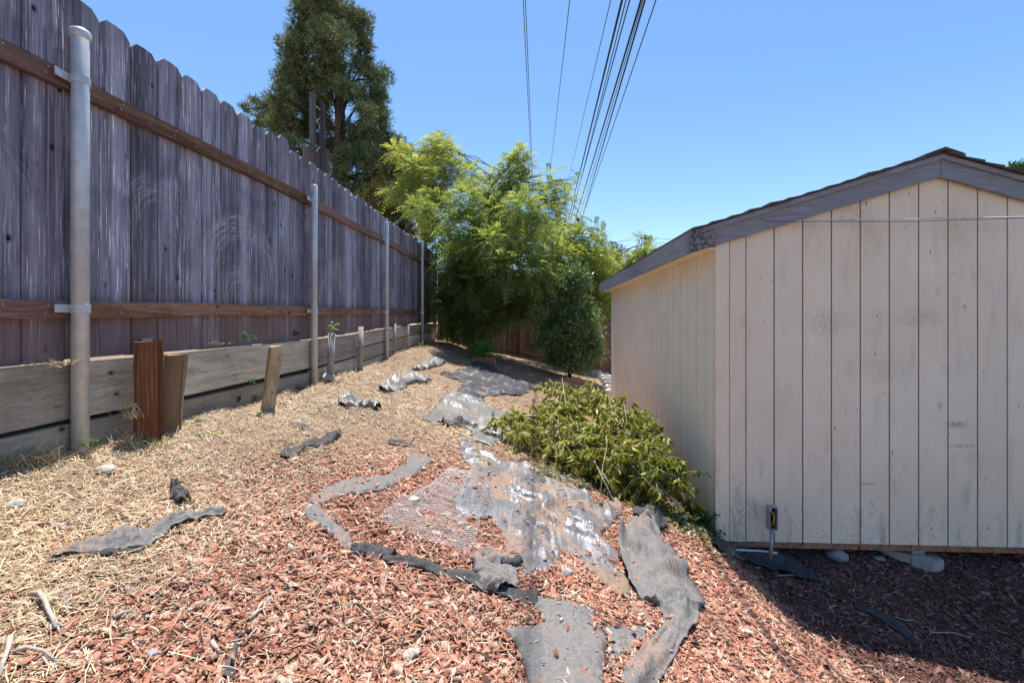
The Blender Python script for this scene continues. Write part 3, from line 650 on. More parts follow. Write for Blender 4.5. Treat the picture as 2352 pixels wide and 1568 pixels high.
# olive brown conifer to its side
out = [(900, 390, 26), (930, 360, 18), (870, 450, 30), (935, 430, 30), (970, 400, 24), (1000, 395, 20), (960, 460, 34), (905, 500, 34), (1000, 450, 30), (840, 470, 26), (955, 500, 30), (1010, 360, 18), (985, 365, 22), (925, 545, 30), (880, 540, 30)]
bl = [Bl(x, y, r, 15 + gg.uniform(-.6, .6)) for x, y, r in out]; p, d, c = clumps(bl, 420, 23, .3, .4)
crown = sprays(p, d, c * .8 + .1, [(.04, .05, .02), (.09, .09, .035), (.14, .13, .05), (.20, .19, .06)], n=14, L=.24, W=.03, spread=.6, R=.15, seed=5)
tb = P(930, 700, 15); tb[2] = CZ - 1.0
tree('cypress', 'lower olive-brown conifer between the tall dark one and the feathery tree', 'tree', tb, [tb, P(930, 560, 15), P(950, 460, 15), P(960, 380, 15)], bl, crown, M['needle'], .16, .03)

# feathery bright green tree leaning over the corner
stops = [(.08, .125, .055), (.15, .22, .085), (.25, .33, .11), (.38, .45, .14), (.55, .56, .16)]
out = [(1010, 330, 26, 11.6), (1030, 350, 24, 11.4), (990, 350, 22, 11.7), (935, 355, 26, 11.8), (905, 345, 14, 12), (960, 390, 34, 11.5), (1045, 385, 30, 11.2), (1080, 395, 24, 11), (1010, 420, 38, 11.3), (930, 435, 30, 11.6), (905, 445, 20, 11.8),
       (1195, 355, 22, 11), (1180, 380, 26, 11), (1210, 375, 16, 11), (1165, 410, 30, 10.9), (1120, 430, 34, 10.8), (1195, 425, 34, 10.9), (1070, 450, 42, 10.8), (1000, 480, 40, 11), (960, 480, 26, 11.3), (1250, 440, 26, 10.6), (1275, 430, 18, 10.4), (1300, 440, 18, 10.2), (1305, 465, 18, 10.2), (1330, 410, 8, 10), (1262, 400, 10, 10.3),
       (1130, 490, 48, 10.7), (1200, 480, 40, 10.6), (1255, 480, 34, 10.4), (1060, 520, 48, 10.7), (1010, 545, 40, 10.8), (1120, 560, 52, 10.5), (1190, 545, 48, 10.5), (1240, 530, 30, 10.6), (1050, 590, 48, 10.5), (1170, 610, 50, 10.4), (1105, 630, 50, 10.4), (1035, 650, 42, 10.5), (1080, 690, 46, 10.4), (1145, 690, 46, 10.3), (1195, 670, 40, 10.4), (1040, 720, 34, 10.5), (1110, 740, 36, 10.3), (1170, 700, 30, 10.3), (1150, 520, 50, 11.4), (1080, 600, 50, 11.4), (1040, 740, 24, 10.7), (1020, 690, 34, 10.2), (1060, 760, 26, 10.2), (1120, 742, 26, 10), (1190, 680, 32, 10), (1230, 620, 40, 10.4), (1240, 670, 32, 10.6), (1215, 712, 26, 10.4), (1090, 650, 44, 9.8), (1150, 640, 44, 9.8), (1040, 600, 38, 9.9)]
bl = [Bl(x, y, r * (.85 if y < 480 else 1), D - (1.3 if 440 < y < 640 and i % 2 else 0)) for i, (x, y, r, D) in enumerate(out)]; p, d, c = clumps(bl, 1900, 25, .1, .15)
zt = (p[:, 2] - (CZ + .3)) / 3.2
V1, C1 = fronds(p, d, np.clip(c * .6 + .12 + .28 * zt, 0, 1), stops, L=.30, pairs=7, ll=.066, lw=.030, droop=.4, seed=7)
tb = P(1085, 770, 11.0); tb[2] = gz(tb[0], tb[1]) - .1
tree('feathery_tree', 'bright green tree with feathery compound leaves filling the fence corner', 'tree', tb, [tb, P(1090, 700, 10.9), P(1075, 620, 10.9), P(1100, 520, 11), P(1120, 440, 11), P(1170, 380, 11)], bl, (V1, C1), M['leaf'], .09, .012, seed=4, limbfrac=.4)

# second, paler feathery tree, over the far fence
out = [(1240, 560, 34), (1290, 545, 34), (1330, 545, 24), (1290, 590, 40), (1340, 590, 36), (1250, 620, 38), (1370, 560, 18), (1385, 590, 18), (1365, 520, 10), (1300, 640, 40), (1360, 640, 34), (1395, 625, 24), (1240, 670, 30), (1375, 545, 12), (1330, 505, 10), (1355, 610, 34), (1345, 680, 34), (1385, 690, 34), (1385, 660, 30), (1385, 530, 8)]
bl = [Bl(x, y, r, 12.6 + gg.uniform(-.8, .8)) for x, y, r in out]; p, d, c = clumps(bl, 2300, 27, .1, .2)
V1, C1 = fronds(p, d, np.clip(c * .7 + .3, 0, 1), stops, L=.28, pairs=7, ll=.06, lw=.028, droop=.35, seed=8)
tb = P(1300, 830, 13.6); tb[2] = CZ - 1.6
tree('feathery_tree', 'paler feathery sapling tree spreading behind the dark glossy shrub', 'tree', tb, [tb, P(1290, 700, 13.2), P(1300, 620, 12.9), P(1320, 540, 12.6)], bl, (V1, C1), M['leaf'], .05, .014, seed=6)
# behind the shed roof
out = [(1415, 600, 14), (1440, 598, 14), (1465, 590, 14), (1400, 585, 10), (1405, 632, 24), (1432, 622, 16), (1455, 612, 14), (1385, 605, 18), (1370, 640, 26), (1480, 590, 14), (1490, 562, 8), (1500, 590, 14), (1440, 655, 30), (1400, 660, 24), (1475, 620, 30), (1420, 690, 34), (1380, 700, 26), (1460, 660, 34), (1510, 610, 26), (1400, 730, 30), (1535, 620, 20), (1470, 545, 7), (1485, 575, 10), (1500, 650, 40), (1560, 640, 40)]
bl = [Bl(x, y, r, 14.5 + gg.uniform(-.4, .6)) for x, y, r in out]; p, d, c = clumps(bl, 2000, 29, .1, .3)
V1, C1 = fronds(p, d, np.clip(c * .7 + .25, 0, 1), stops, L=.30, pairs=7, ll=.068, lw=.032, droop=.3, seed=9)
tb = P(1450, 860, 15.0); tb[2] = CZ - 1.7
tree('feathery_tree', 'loose light green feathery foliage showing over the low eave of the shed', 'tree', tb, [tb, P(1440, 720, 15), P(1445, 640, 14.8), P(1475, 560, 14.6)], bl, (V1, C1), M['leaf'], .06, .014, seed=8)
# hedge behind far fence, glossy small leaves
out = [(1380, 720, 26), (1350, 730, 24), (1400, 700, 24), (1420, 730, 30), (1330, 700, 30), (1360, 690, 24)]
bl = [Bl(x, y, r, 15.2) for x, y, r in out]; p, d, c = clumps(bl, 1500, 31, .3, .2)
V1, C1 = sprays(p, d, c * .7 + .15, [(.02, .05, .014), (.05, .10, .025), (.10, .17, .04), (.2, .26, .07)], n=9, L=.09, W=.04, spread=1, R=.14, seed=10)
tb = P(1375, 800, 15.3); tb[2] = CZ - 1.7
tree('hedge_bush', 'rounded dark green bush over the top of the low red-brown fence', 'bush', tb, [tb, P(1375, 740, 15.3), P(1375, 700, 15.3)], bl, (V1, C1), M['leaf'], .05, .012)
# dark glossy shrub
out = [(1275, 680, 34), (1320, 670, 34), (1300, 720, 40), (1255, 740, 30), (1345, 720, 32), (1320, 760, 44), (1270, 775, 36), (1360, 770, 28), (1345, 800, 34), (1300, 800, 34), (1245, 770, 22), (1365, 810, 20), (1330, 822, 24), (1265, 645, 28), (1320, 635, 28), (1365, 740, 20), (1375, 795, 12), (1236, 790, 12), (1290, 835, 16), (1350, 835, 12), (1250, 700, 24), (1245, 660, 22), (1340, 650, 24), (1232, 720, 18), (1310, 832, 22), (1275, 820, 20), (1345, 830, 20), (1300, 800, 30)]
bl = [Bl(x + gg.uniform(-8, 8), y, r * gg.uniform(.65, 1.05), 9.6 + gg.uniform(-.45, .45)) for x, y, r in out]; p, d, c = clumps(bl, 2000, 33, .2, .3)
V1, C1 = sprays(p, d, c * .75 + .05, [(.07, .12, .05), (.13, .21, .08), (.22, .32, .11), (.40, .50, .2)], n=12, L=.095, W=.026, spread=1.0, R=.21, seed=11, droop=.25)
tb = P(1310, 870, 9.7); tb[2] = gz(tb[0], tb[1]) - .05
tree('glossy_shrub', 'dense dark green shrub with narrow glossy leaves before the low fence', 'shrub', tb, [tb, P(1305, 820, 9.7), P(1300, 740, 9.65), P(1300, 660, 9.6)], bl, (V1, C1), M['gloss'], .045, .014)
# tree at the right edge
out = [(2345, 385, 12), (2330, 378, 8), (2365, 400, 26), (2400, 400, 36), (2345, 400, 14), (2322, 384, 6), (2420, 440, 50), (2380, 430, 30)]
bl = [Bl(x, y, r, 15) for x, y, r in out]; p, d, c = clumps(bl, 900, 35, .3, .2)
V1, C1 = sprays(p, d, c * .8 + .1, [(.02, .05, .02), (.05, .10, .03), (.10, .17, .05), (.2, .26, .09)], n=9, L=.085, W=.05, spread=1, R=.12, seed=12)
tb = P(2420, 700, 15.2); tb[2] = CZ - 1.7
tree('round_leaf_tree', 'green tree top just showing beyond the far slope of the shed roof', 'tree', tb, [tb, P(2415, 560, 15.2), P(2400, 430, 15.1)], bl, (V1, C1), M['leaf'], .14, .02)
# palm far off
pb = P(1420, 596, 45); ptk = pb.copy(); ptk[2] = CZ - 2
pm = thing('palm_tree', 'distant feather palm crown seen against the sky above the bushes', 'palm', ptk)
MB().tube([ptk, pb], [.28, .2], 10).make('trunk', M['bark'], pm, smooth=True)
g = np.random.default_rng(3); n = 26
az = g.uniform(0, 2 * math.pi, n); el = g.uniform(.1, 1.4, n); dd = np.stack([np.cos(az) * np.cos(el), np.sin(az) * np.cos(el), np.sin(el)], 1)
dd[0] = (.28, .1, .95); dd[1] = (-.6, 0, .75); dd[2] = (-.3, .1, .9); dd = unit(dd)
V1, C1 = fronds(np.repeat(pb[None], n, 0), dd, g.random(n) * .6, [(.05, .07, .05), (.10, .12, .08), (.16, .17, .11)], L=2.7, pairs=26, ll=.6, lw=.05, droop=.35, seed=2)
mesh('crown', V1, quads(len(V1) // 4), M['needle'], pm, col=C1)
# spiky tan-green plant above the fence
pb = P(978, 560, 11.9); n = 130
ps = thing('spiky_plant', 'spiky yellowish grass-like plant peeping over the fence top', 'plant', pb - np.array([0, 0, 2.2]))
MB().tube([pb - np.array([0, 0, 2.2]), pb + np.array([.0, 0, .0])], [.06, .04], 8).make('stem', M['bark'], ps)
dd = unit(np.stack([g.normal(0, .35, n), g.normal(0, .35, n), np.abs(g.normal(.9, .3, n))], 1))
V1, C1 = diamonds(pb + g.normal(0, .05, (n, 3)), dd, rdir(n, g), g.uniform(.35, .8, n), .028, palette(g.random(n), [(.12, .16, .05), (.28, .28, .10), (.40, .32, .16)]), .1, .3)
mesh('blades', V1, quads(n), M['leaf'], ps, col=C1)
# low fern-like seedling
pb = P(1105, 812, 9.3); pb[2] = gz(pb[0], pb[1]); n = 60
pf = thing('fern_seedling', 'low soft green fern-like plant at the foot of the corner tree', 'plant', pb)
MB().tube([pb, pb + np.array([0, 0, .22])], .008, 6).make('stem', M['bark'], pf)
dd = unit(np.stack([g.normal(0, .8, n), g.normal(0, .5, n), np.abs(g.normal(.6, .3, n))], 1))
V1, C1 = fronds(pb + np.array([0, 0, .16]) + g.normal(0, .05, (n, 3)), dd, g.random(n) * .5 + .3, [(.07, .20, .05), (.13, .34, .08), (.22, .45, .1)], L=.46, pairs=12, ll=.09, lw=.016, droop=.5, seed=3)
mesh('fronds', V1, quads(len(V1) // 4), M['leaf'], pf, col=C1)

# ------------------------------------------------------------------ posts, tank, utility poles, wires beyond the fence
fr = thing('post_frame', 'two grey square timbers with thin braces standing up beyond the fence', 'post frame', P(718, 739, 9.5) * np.array([1, 1, 0]) + np.array([0, 0, CZ - .3]))
for (x0, x1, yt, D) in ((712.5, 723.5, 213, 9.5), (735.5, 745.5, 237, 9.9)):
    a = P(x0, yt, D); b_ = P(x1, yt, D); MB().box((a[0], D - .045, CZ - .3), (b_[0], D + .045, a[2])).make('timber', M['greypost'], fr)
for (a, b_) in (((722, 240, 9.5), (737, 255, 9.9)), ((722, 285, 9.5), (737, 268, 9.9)), ((722, 352, 9.5), (737, 335, 9.9)), ((722, 262, 9.5), (737, 300, 9.9))):
    MB().tube([P(*a), P(*b_)], .007, 6).make('brace', M['whitecable'], fr)
tc = P(726, 345, 10.4)
MB().lathe((tc[0], tc[1], 0), [(.27, CZ - .3), (.27, tc[2] - .05), (.285, tc[2] - .045), (.285, tc[2] - .01), (.26, tc[2]), (.05, tc[2] + .02)], 28).make('storage_tank', M['tank'], None, label='round brown tank with a rim behind the two grey timbers', cat='tank', smooth=False)

def upole(label, base_px, D, ytop, arm_y, arm, nins, r, ang_=0):
    b = P(base_px, 739, D); b[2] = CZ - 2; t = thing('utility_pole', label, 'utility pole', b, 'wooden utility poles')
    tp = P(base_px, ytop, D); MB().tube([b, tp], [r * 1.2, r], 12).make('pole', M['pole'], t, smooth=True)
    az_ = P(0, arm_y, D)[2]; ca, sa = math.cos(ang_), math.sin(ang_)
    R = __import__('mathutils').Matrix.Rotation(ang_, 3, 'Z')
    MB().box((-arm, -.06, -.06), (arm, .06, .06), R=R, c=(b[0], b[1] - r - .08, az_)).make('crossarm', M['pole'], t)
    for i in range(nins):
        u = -arm * .9 + 1.8 * arm * i / (nins - 1)
        MB().lathe((b[0] + u * ca, b[1] - r - .08 + u * sa, az_ + .06), [(.03, 0), (.03, .1), (.09, .12), (.11, .2), (.08, .3), (.03, .33)], 10).make('insulator', M['cable'], t)
    return t
up = upole('distant utility pole with dark insulators beyond the shed roof', 1483, 58, 539, 549, 1.0, 4, .16, .5)
pp_ = P(1483, 556, 57.5); MB().tube([P(1474, 553, 57.5), P(1483, 560, 57.6), P(1492, 553, 57.5)], .04, 6).make('arm_brace', M['cable'], up)
upole('nearer utility pole mostly hidden in the feathery foliage, carrying the overhead wires', 1283, 24.3, 480, 519, 1.1, 4, .14, 0)
for i, (pa, pb_) in enumerate([((1474, 545, 58), (1700, 551, 50)), ((1490, 556, 58), (1700, 558, 50)), ((1477, 541, 58), (1330, 572, 75)), ((1484, 548, 58), (1330, 560, 75))]):
    lb = ['upper thin wire running behind the shed roof from the distant pole', 'lower thin wire running behind the shed roof from the distant pole', 'upper faint wire from the distant pole toward the palm', 'lower faint wire from the distant pole toward the palm'][i]
    wire_obj('distant_wire', [P(*pa), (P(*pa) + P(*pb_)) / 2 - np.array([0, 0, .25]), P(*pb_)], .018, M['cable'], lb, 'wire')
W = [('thinnest single overhead wire of the close pair, crossing its twin', 1201.7, 0, 1223, 441, 8.6, .008), ('second thin wire of the close pair left of the cable bundle', 1206.8, 0, 1225, 441, 8.8, .008),
     ('lone hair-thin overhead wire midway between the pair and the bundle', 1308.7, 0, 1263, 400, 8.6, .008), ('faint thin wire nearest the thick bundle on its outer side', 1403, 0, 1307, 410, 7.4, .007),
     ('thick black overhead cable, first of the dark bundle', 1429, 0, 1298.5, 533, 5.2, .014), ('thin wire running close beside the first thick black cable', 1438, 0, 1304, 533, 6.0, .008),
     ('medium black overhead cable between the two thick ones', 1446.5, 0, 1302, 533, 5.6, .0085), ('thick black overhead cable in the middle of the dark bundle', 1472.8, 0, 1311, 540, 5.6, .014),
     ('thin wire tucked between the two rightmost thick cables', 1477, 0, 1319, 540, 6.6, .007), ('thick black overhead cable, last thick one of the dark bundle', 1481.5, 0, 1327.5, 533, 5.5, .0125),
     ('pale thin overhead wire at the outer edge of the dark bundle', 1507, 0, 1326, 533, 6.0, .008)]
for lb, xa, ya, xb, yb, Da, r in W:
    a = P(xa, ya, Da); b_ = P(xb, yb, 24); dd_ = b_ - a; pts = [a - dd_ * 1.0, a - dd_ * .5, a, a + dd_ * .3, a + dd_ * .6, b_]
    sag = lambda q: np.array([0, 0, 0])
    wire_obj('overhead_wire', pts, r, M['cable'], lb, 'wire', 6, 'overhead wires')

# ------------------------------------------------------------------ cinder blocks and edging
blk = ['hollow pale cinder block at the far end of the row, dark cores facing out', 'second pale cinder block from the far end of the row', 'third pale cinder block in the row behind the shed', 'middle pale cinder block of the row, tilted a little',
       'pale cinder block next nearer than the tilted middle one', 'pale cinder block second nearest the shed wall', 'pale cinder block nearest the shed wall']
for i, lb in enumerate(blk):
    x, y_ = [(1371, 868), (1386, 874), (1391, 880), (1395, 887), (1400, 896), (1404, 906), (1406, 917)][i]; X, D = U(x, y_); z = gz(X, D)
    R = __import__('mathutils').Matrix.Rotation(rad(72 + gg.uniform(-5, 5)), 3, 'Z')
    w, dp, h = .10, .14, .2
    th = thing('cinder_block', lb, 'cinder block', (X, D, z), 'row of cinder blocks behind the shed')
    m = MB(); e = .03
    for a0, a1 in (((-dp, -w, 0), (dp, -w + e, h)), ((-dp, w - e, 0), (dp, w, h)), ((-dp, -w + e, 0), (-dp + e, w - e, h)), ((dp - e, -w + e, 0), (dp, w - e, h)), ((-.018, -w + e, 0), (.018, w - e, h))): m.box(a0, a1, R=R, c=(X, D, z - .02))
    m.make('block_shell', M['block'], th)
    m = MB()
    for s0 in (-1, 1): m.box((s0 * .068 - .04, -w - .002, .04), (s0 * .068 + .04, -w + .001, h - .04), R=R, c=(X, D, z - .02))
    m.make('core_recess', M['blockdark'], th)
def scallop(label, x, y, D, L, rz, tilt):
    c = P(x, y, D); c[2] = gz(c[0], c[1]) - .03; n = 41; V = []; nb = 4
    for d in (-.025, .025):
        for i in range(n):
            a = -L / 2 + L * i / (n - 1); ph = (i / (n - 1) * nb) % 1; hh = .12 + .035 * math.sin(math.pi * ph)
            for z in (0, hh): V.append((c[0] + a * math.cos(rz) - (d + tilt * z) * math.sin(rz), c[1] + a * math.sin(rz) + (d + tilt * z) * math.cos(rz), c[2] + z))
    Fc = []
    for i in range(n - 1):
        a = i * 2; b_ = a + 2; o = 2 * n; Fc += [(a, b_, b_ + 1, a + 1), (o + a, o + a + 1, o + b_ + 1, o + b_), (a + 1, b_ + 1, o + b_ + 1, o + a + 1)]
    Fc += [(0, 1, 2 * n + 1, 2 * n), (2 * n - 2, 4 * n - 2, 4 * n - 1, 2 * n - 1)]
    mesh('scalloped_edging', V, Fc, M['scallop'], None, label=label, cat='garden edging', group='pink scalloped edging pieces')
scallop('pink scalloped concrete edging piece below the fern-like plant', 1113, 823, 9.0, .5, rad(-25), -.3)
scallop('pink scalloped concrete edging piece half hidden behind the cut branches', 1310, 862, 8.9, .42, rad(-8), 0)
scallop('small pink scalloped edging end tilted beside the larger one below the fern', 1093, 812, 9.35, .22, rad(-60), .2)

# ------------------------------------------------------------------ plastic film and weed fabric on the ground
covers = []
def smooth_closed(P2, step):
    out_ = []
    for i in range(len(P2)):
        a, b_ = P2[i], P2[(i + 1) % len(P2)]; L = np.hypot(*(b_ - a)); n = max(1, int(L / step))
        for k in range(n): out_.append(a + (b_ - a) * k / n)
    return np.array(out_)
def inpoly(X, Y, poly):
    c = np.zeros(np.shape(X), bool); n = len(poly)
    for i in range(n):
        x0, y0 = poly[i]; x1, y1 = poly[i - 1]
        m = ((y0 > Y) != (y1 > Y)); 
        with np.errstate(divide='ignore', invalid='ignore'): c ^= m & (X < (x1 - x0) * (Y - y0) / (y1 - y0) + x0)
    return c
def sheet(name, label, cat, px, mat, step=.03, amp=.012, fold=.012, fdir=(1, .4), ffreq=30, seed=0, lift=.008, edge=.012, cover=True, group=None, curl=.02):
    poly = np.array([U(x, y) for x, y in px]); bd = smooth_closed(poly, step)
    r = np.random.default_rng(seed); bd = bd + r.normal(0, edge * .12, bd.shape) + edge * np.array([[sum(k * noise.noise(Vector((b_[0] * q, b_[1] * q, seed + q + j * 9))) for q, k in ((4, 2.6), (11, 1.6), (26, .8))) for j in (0, 1)] for b_ in bd])
    x0, y0 = bd.min(0); x1, y1 = bd.max(0)
    gx, gy = np.meshgrid(np.arange(x0, x1, step), np.arange(y0, y1, step)); pts = np.stack([gx.ravel(), gy.ravel()], 1) + r.uniform(-.3, .3, (gx.size, 2)) * step
    ins = inpoly(pts[:, 0], pts[:, 1], bd); pts = pts[ins]
    dmin = np.min(np.hypot(pts[:, None, 0] - bd[None, :, 0], pts[:, None, 1] - bd[None, :, 1]), 1) if len(pts) else np.zeros(0)
    pts = pts[dmin > step * .6]; allp = [Vector(map(float, q)) for q in np.concatenate([bd, pts])]; nb = len(bd)
    res = geometry.delaunay_2d_cdt(allp, [(i, (i + 1) % nb) for i in range(nb)], [], 1, 1e-5)
    vv, tri = res[0], res[2]
    X = np.array([q[0] for q in vv]); Y = np.array([q[1] for q in vv]); z = G(X, Y) + lift
    fx, fyy = fdir; fl = math.hypot(fx, fyy); fx /= fl; fyy /= fl
    h = np.array([noise.noise(Vector((x * 5, y * 5, seed))) * amp + amp for x, y in zip(X, Y)])
    wv = np.array([noise.noise(Vector((x * 3, y * 3, seed + 5))) for x, y in zip(X, Y)])
    am = np.clip(np.array([noise.noise(Vector((x * 2.1, y * 2.1, seed + 17))) for x, y in zip(X, Y)]) * 1.6 + .5, 0, 1)
    h += fold * am * (1 - np.abs(np.sin((X * fx + Y * fyy) * ffreq * .5 + wv * 5))) ** 2 * 1.6
    db = np.min(np.hypot(X[:, None] - bd[None, :, 0], Y[:, None] - bd[None, :, 1]), 1)
    cu = np.array([max(0, noise.noise(Vector((x * 4, y * 4, seed + 3)))) for x, y in zip(X, Y)]); h += curl * cu * np.exp(-db / .03)
    h = h * (.25 + .75 * sst(0, .07, db)) - .006 * np.exp(-db / .02)
    V = np.stack([X, Y, z + h], 1)
    o = mesh(name, V, [t for t in tri], mat, None, True, label=label, cat=cat, group=group)
    md = o.modifiers.new('thickness', 'SOLIDIFY'); md.thickness = .0015
    if cover: covers.append(bd)
    return o
def ribbon(name, label, px, mat, amp=.02, seed=0, n=11, lift=.01, edge=.15, cat='weed fabric', crumple=9, cover=True, group=None, roll=0.0, tall=0.0):
    c = []; 
    for x, y, w in px:
        c.append((x, y, w))
    cp = np.array(c, float); tp_ = np.gradient(cp[:, :2], axis=0); tp_ /= np.hypot(tp_[:, 0], tp_[:, 1])[:, None] + 1e-9; c = []
    for (x, y, w), (dx, dy) in zip(cp, tp_):
        X, Y = U(x, y); a_ = np.array(U(x - dy * w / 2, y + dx * w / 2)); b_ = np.array(U(x + dy * w / 2, y - dx * w / 2)); c.append((X, Y, min(float(np.hypot(*(a_ - b_))), w * Y / F * 2.6) * .85))
    c = np.array(c); t = np.linspace(0, len(c) - 1, max(20, len(c) * 13)); i = np.clip(t.astype(int), 0, len(c) - 2); f = t - i
    def cr(k):
        p0 = c[np.maximum(i - 1, 0), k]; p1 = c[i, k]; p2 = c[i + 1, k]; p3 = c[np.minimum(i + 2, len(c) - 1), k]
        return .5 * (2 * p1 + (p2 - p0) * f + (2 * p0 - 5 * p1 + 4 * p2 - p3) * f ** 2 + (3 * p1 - p0 - 3 * p2 + p3) * f ** 3)
    X, Y, Wd = cr(0), cr(1), np.maximum(cr(2), .01); tx = np.gradient(X); ty = np.gradient(Y); L = np.hypot(tx, ty); tx /= L; ty /= L
    V = []; m = len(X); L_edge = []; R_edge = []
    for a in range(m):
        ws = Wd[a] * (1 + edge * noise.noise(Vector((a * .31, seed, 1)))), Wd[a] * (1 + edge * noise.noise(Vector((a * .31, seed, 7))))
        for b_ in range(n):
            s_ = b_ / (n - 1) * 2 - 1; w = (ws[0] if s_ < 0 else ws[1]) / 2 * s_ * (1 + .10 * noise.noise(Vector((a * 1.3, s_ > 0, seed))))
            x, y = X[a] - ty[a] * w, Y[a] + tx[a] * w
            h = amp * (noise.noise(Vector((x * crumple, y * crumple, seed))) + .9 * abs(noise.noise(Vector((s_ * 1.6, a * .10, seed + 3)))) + .2 * noise.noise(Vector((x * 31, y * 31, seed))) + .25)
            for q_ in (0, 1, 2):
                c0 = 1.5 * noise.noise(Vector((a * .045, seed * 1.7, q_ * 5.1))) + (q_ - 1) * .45; h += (.42 if tall else .2) * Wd[a] * max(0, 1 - abs(s_ - c0) / .16) * max(0, .3 + noise.noise(Vector((a * .09, seed, q_ * 3.3))))
            h += tall * Wd[a] * math.exp(-((s_ - .15) / .45) ** 2) * (1 + .5 * noise.noise(Vector((a * .2, seed, 2))))
            h += roll * Wd[a] * max(0, s_ - .3) ** 1.5
            V.append((x, y, float(G(x, y)) + lift * .8 + max(-.004, h) * (1 - (.0 if tall > .18 else .7) * abs(s_) ** 6) - (0 if tall > .14 else .005) * abs(s_) ** 8))
        if a % 2 == 0: L_edge.append(V[-n][:2]); R_edge.append(V[-1][:2])
    Fc = [(a * n + b_, a * n + b_ + 1, (a + 1) * n + b_ + 1, (a + 1) * n + b_) for a in range(m - 1) for b_ in range(n - 1)]
    o = mesh(name, V, Fc, mat, None, True, label=label, cat=cat, group=group)
    md = o.modifiers.new('thickness', 'SOLIDIFY'); md.thickness = .002
    if cover: covers.append(np.array(L_edge + R_edge[::-1]))
    return o
sheet('plastic_sheet', 'large torn silvery plastic sheet caked with dirt, spread beside the cut branches', 'plastic sheet',
      [(1050, 1003), (1085, 1003), (1105, 1035), (1150, 1060), (1210, 1068), (1290, 1090), (1344, 1132), (1375, 1165), (1389, 1152), (1433, 1158), (1420, 1193), (1385, 1237), (1416, 1271), (1447, 1340), (1452, 1374), (1420, 1370), (1385, 1345), (1352, 1305), (1330, 1284), (1290, 1274), (1276, 1282), (1272, 1312), (1240, 1312), (1190, 1340), (1186, 1305), (1160, 1290), (1148, 1240), (1150, 1220), (1120, 1190), (1060, 1188), (1042, 1172), (1050, 1150), (1065, 1110), (1080, 1080), (1060, 1050)], M['film'], .02, .012, .040, (1, .45), 30, 3, .010, .014)
sheet('plastic_sheet', 'pale wrinkled plastic sheet halfway up the slope, edged by a dark fold', 'plastic sheet',
      [(1037, 899), (1075, 903), (1112, 918), (1126, 939), (1160, 948), (1200, 975), (1190, 1010), (1130, 1030), (1085, 1012), (1075, 992), (1060, 975), (1023, 973), (965, 964), (985, 945), (1003, 929)], M['film2'], .03, .012, .032, (.35, 1), 24, 4, .016, .02)
sheet('plastic_sheet', 'dark rippled plastic sheet dappled with leaf shade near the far fence', 'plastic sheet',
      [(1040, 862), (1068, 848), (1092, 840), (1130, 846), (1160, 860), (1195, 874), (1225, 890), (1200, 910), (1160, 908), (1119, 908), (1100, 920), (1060, 918), (1040, 908), (1062, 888)], M['film3'], .04, .010, .030, (.9, 1), 30, 5, .022, .02)
sheet('weed_fabric', 'broad smooth grey weed fabric panel dusted with red chips at the bottom of view', 'weed fabric',
      [(1180, 1352), (1240, 1376), (1290, 1386), (1367, 1408), (1368, 1440), (1388, 1470), (1397, 1505), (1396, 1640), (1250, 1660), (1225, 1590), (1190, 1510), (1155, 1462), (1220, 1450), (1245, 1425), (1215, 1388)], M['fabric'], .02, .014, .034, (1, -.25), 13, 6, .016, .008, curl=.035)
sheet('plastic_sheet', 'small translucent plastic remnant between the grey panel and the long fabric roll', 'plastic sheet',
      [(1390, 1445), (1440, 1440), (1490, 1432), (1515, 1445), (1480, 1480), (1440, 1530), (1420, 1600), (1398, 1600), (1400, 1500)], M['film2'], .024, .006, .008, (1, 1), 20, 7, .006, .012)
sheet('plastic_sheet', 'narrow dirty plastic tongue running down through the red chips', 'plastic sheet', [(1447, 1376), (1470, 1400), (1500, 1425), (1510, 1440), (1495, 1445), (1465, 1418), (1440, 1392)], M['film'], .024, .005, .006, (1, 1), 20, 8, .008, .01)
ribbon('weed_fabric', 'long thick roll of grey weed fabric curving down with a knotted top', [(1492, 1180, 26), (1484, 1196, 60), (1478, 1225, 74), (1488, 1270, 92), (1512, 1330, 104), (1536, 1385, 98), (1556, 1420, 74), (1548, 1465, 66), (1510, 1515, 84), (1460, 1580, 92), (1430, 1640, 90)], M['fabric'], .030, 11, 17, .012, .08, crumple=7, tall=.20)
ribbon('weed_fabric', 'black knot of weed fabric at the top of the long grey roll', [(1470, 1200, 26), (1490, 1196, 34), (1510, 1204, 40), (1532, 1212, 18)], M['fabricdark'], .045, 12, 11, .05, .3, cover=False)
ribbon('weed_fabric', 'hook-shaped grey fabric strip curling around a bare soil patch', [(972, 1050, 34), (945, 1078, 30), (905, 1098, 20), (865, 1112, 36), (815, 1120, 40), (760, 1135, 30), (722, 1160, 30), (722, 1185, 34), (748, 1208, 36), (780, 1232, 34), (800, 1262, 30)], M['fabric'], .012, 13, 9, .012, .35, crumple=8)
ribbon('weed_fabric', 'bunched black fabric clump where two grey strips meet', [(808, 1278, 16), (830, 1272, 32), (862, 1272, 36), (890, 1278, 26), (906, 1284, 10)], M['fabricdark'], .035, 14, 11, .014, .3)
ribbon('weed_fabric', 'long narrow black fabric strip sloping through the red chips', [(880, 1290, 18), (930, 1298, 20), (985, 1312, 26), (1040, 1326, 24), (1100, 1348, 28), (1170, 1370, 34), (1235, 1384, 34)], M['fabricdark'], .014, 15, 9, .016, .15, tall=.15)
ribbon('weed_fabric', 'upstanding crumpled grey fabric flap at the lower end of the plastic', [(1110, 1280, 30), (1128, 1300, 60), (1140, 1325, 90), (1150, 1350, 86), (1165, 1368, 50)], M['fabric'], .045, 16, 13, .02, .3)
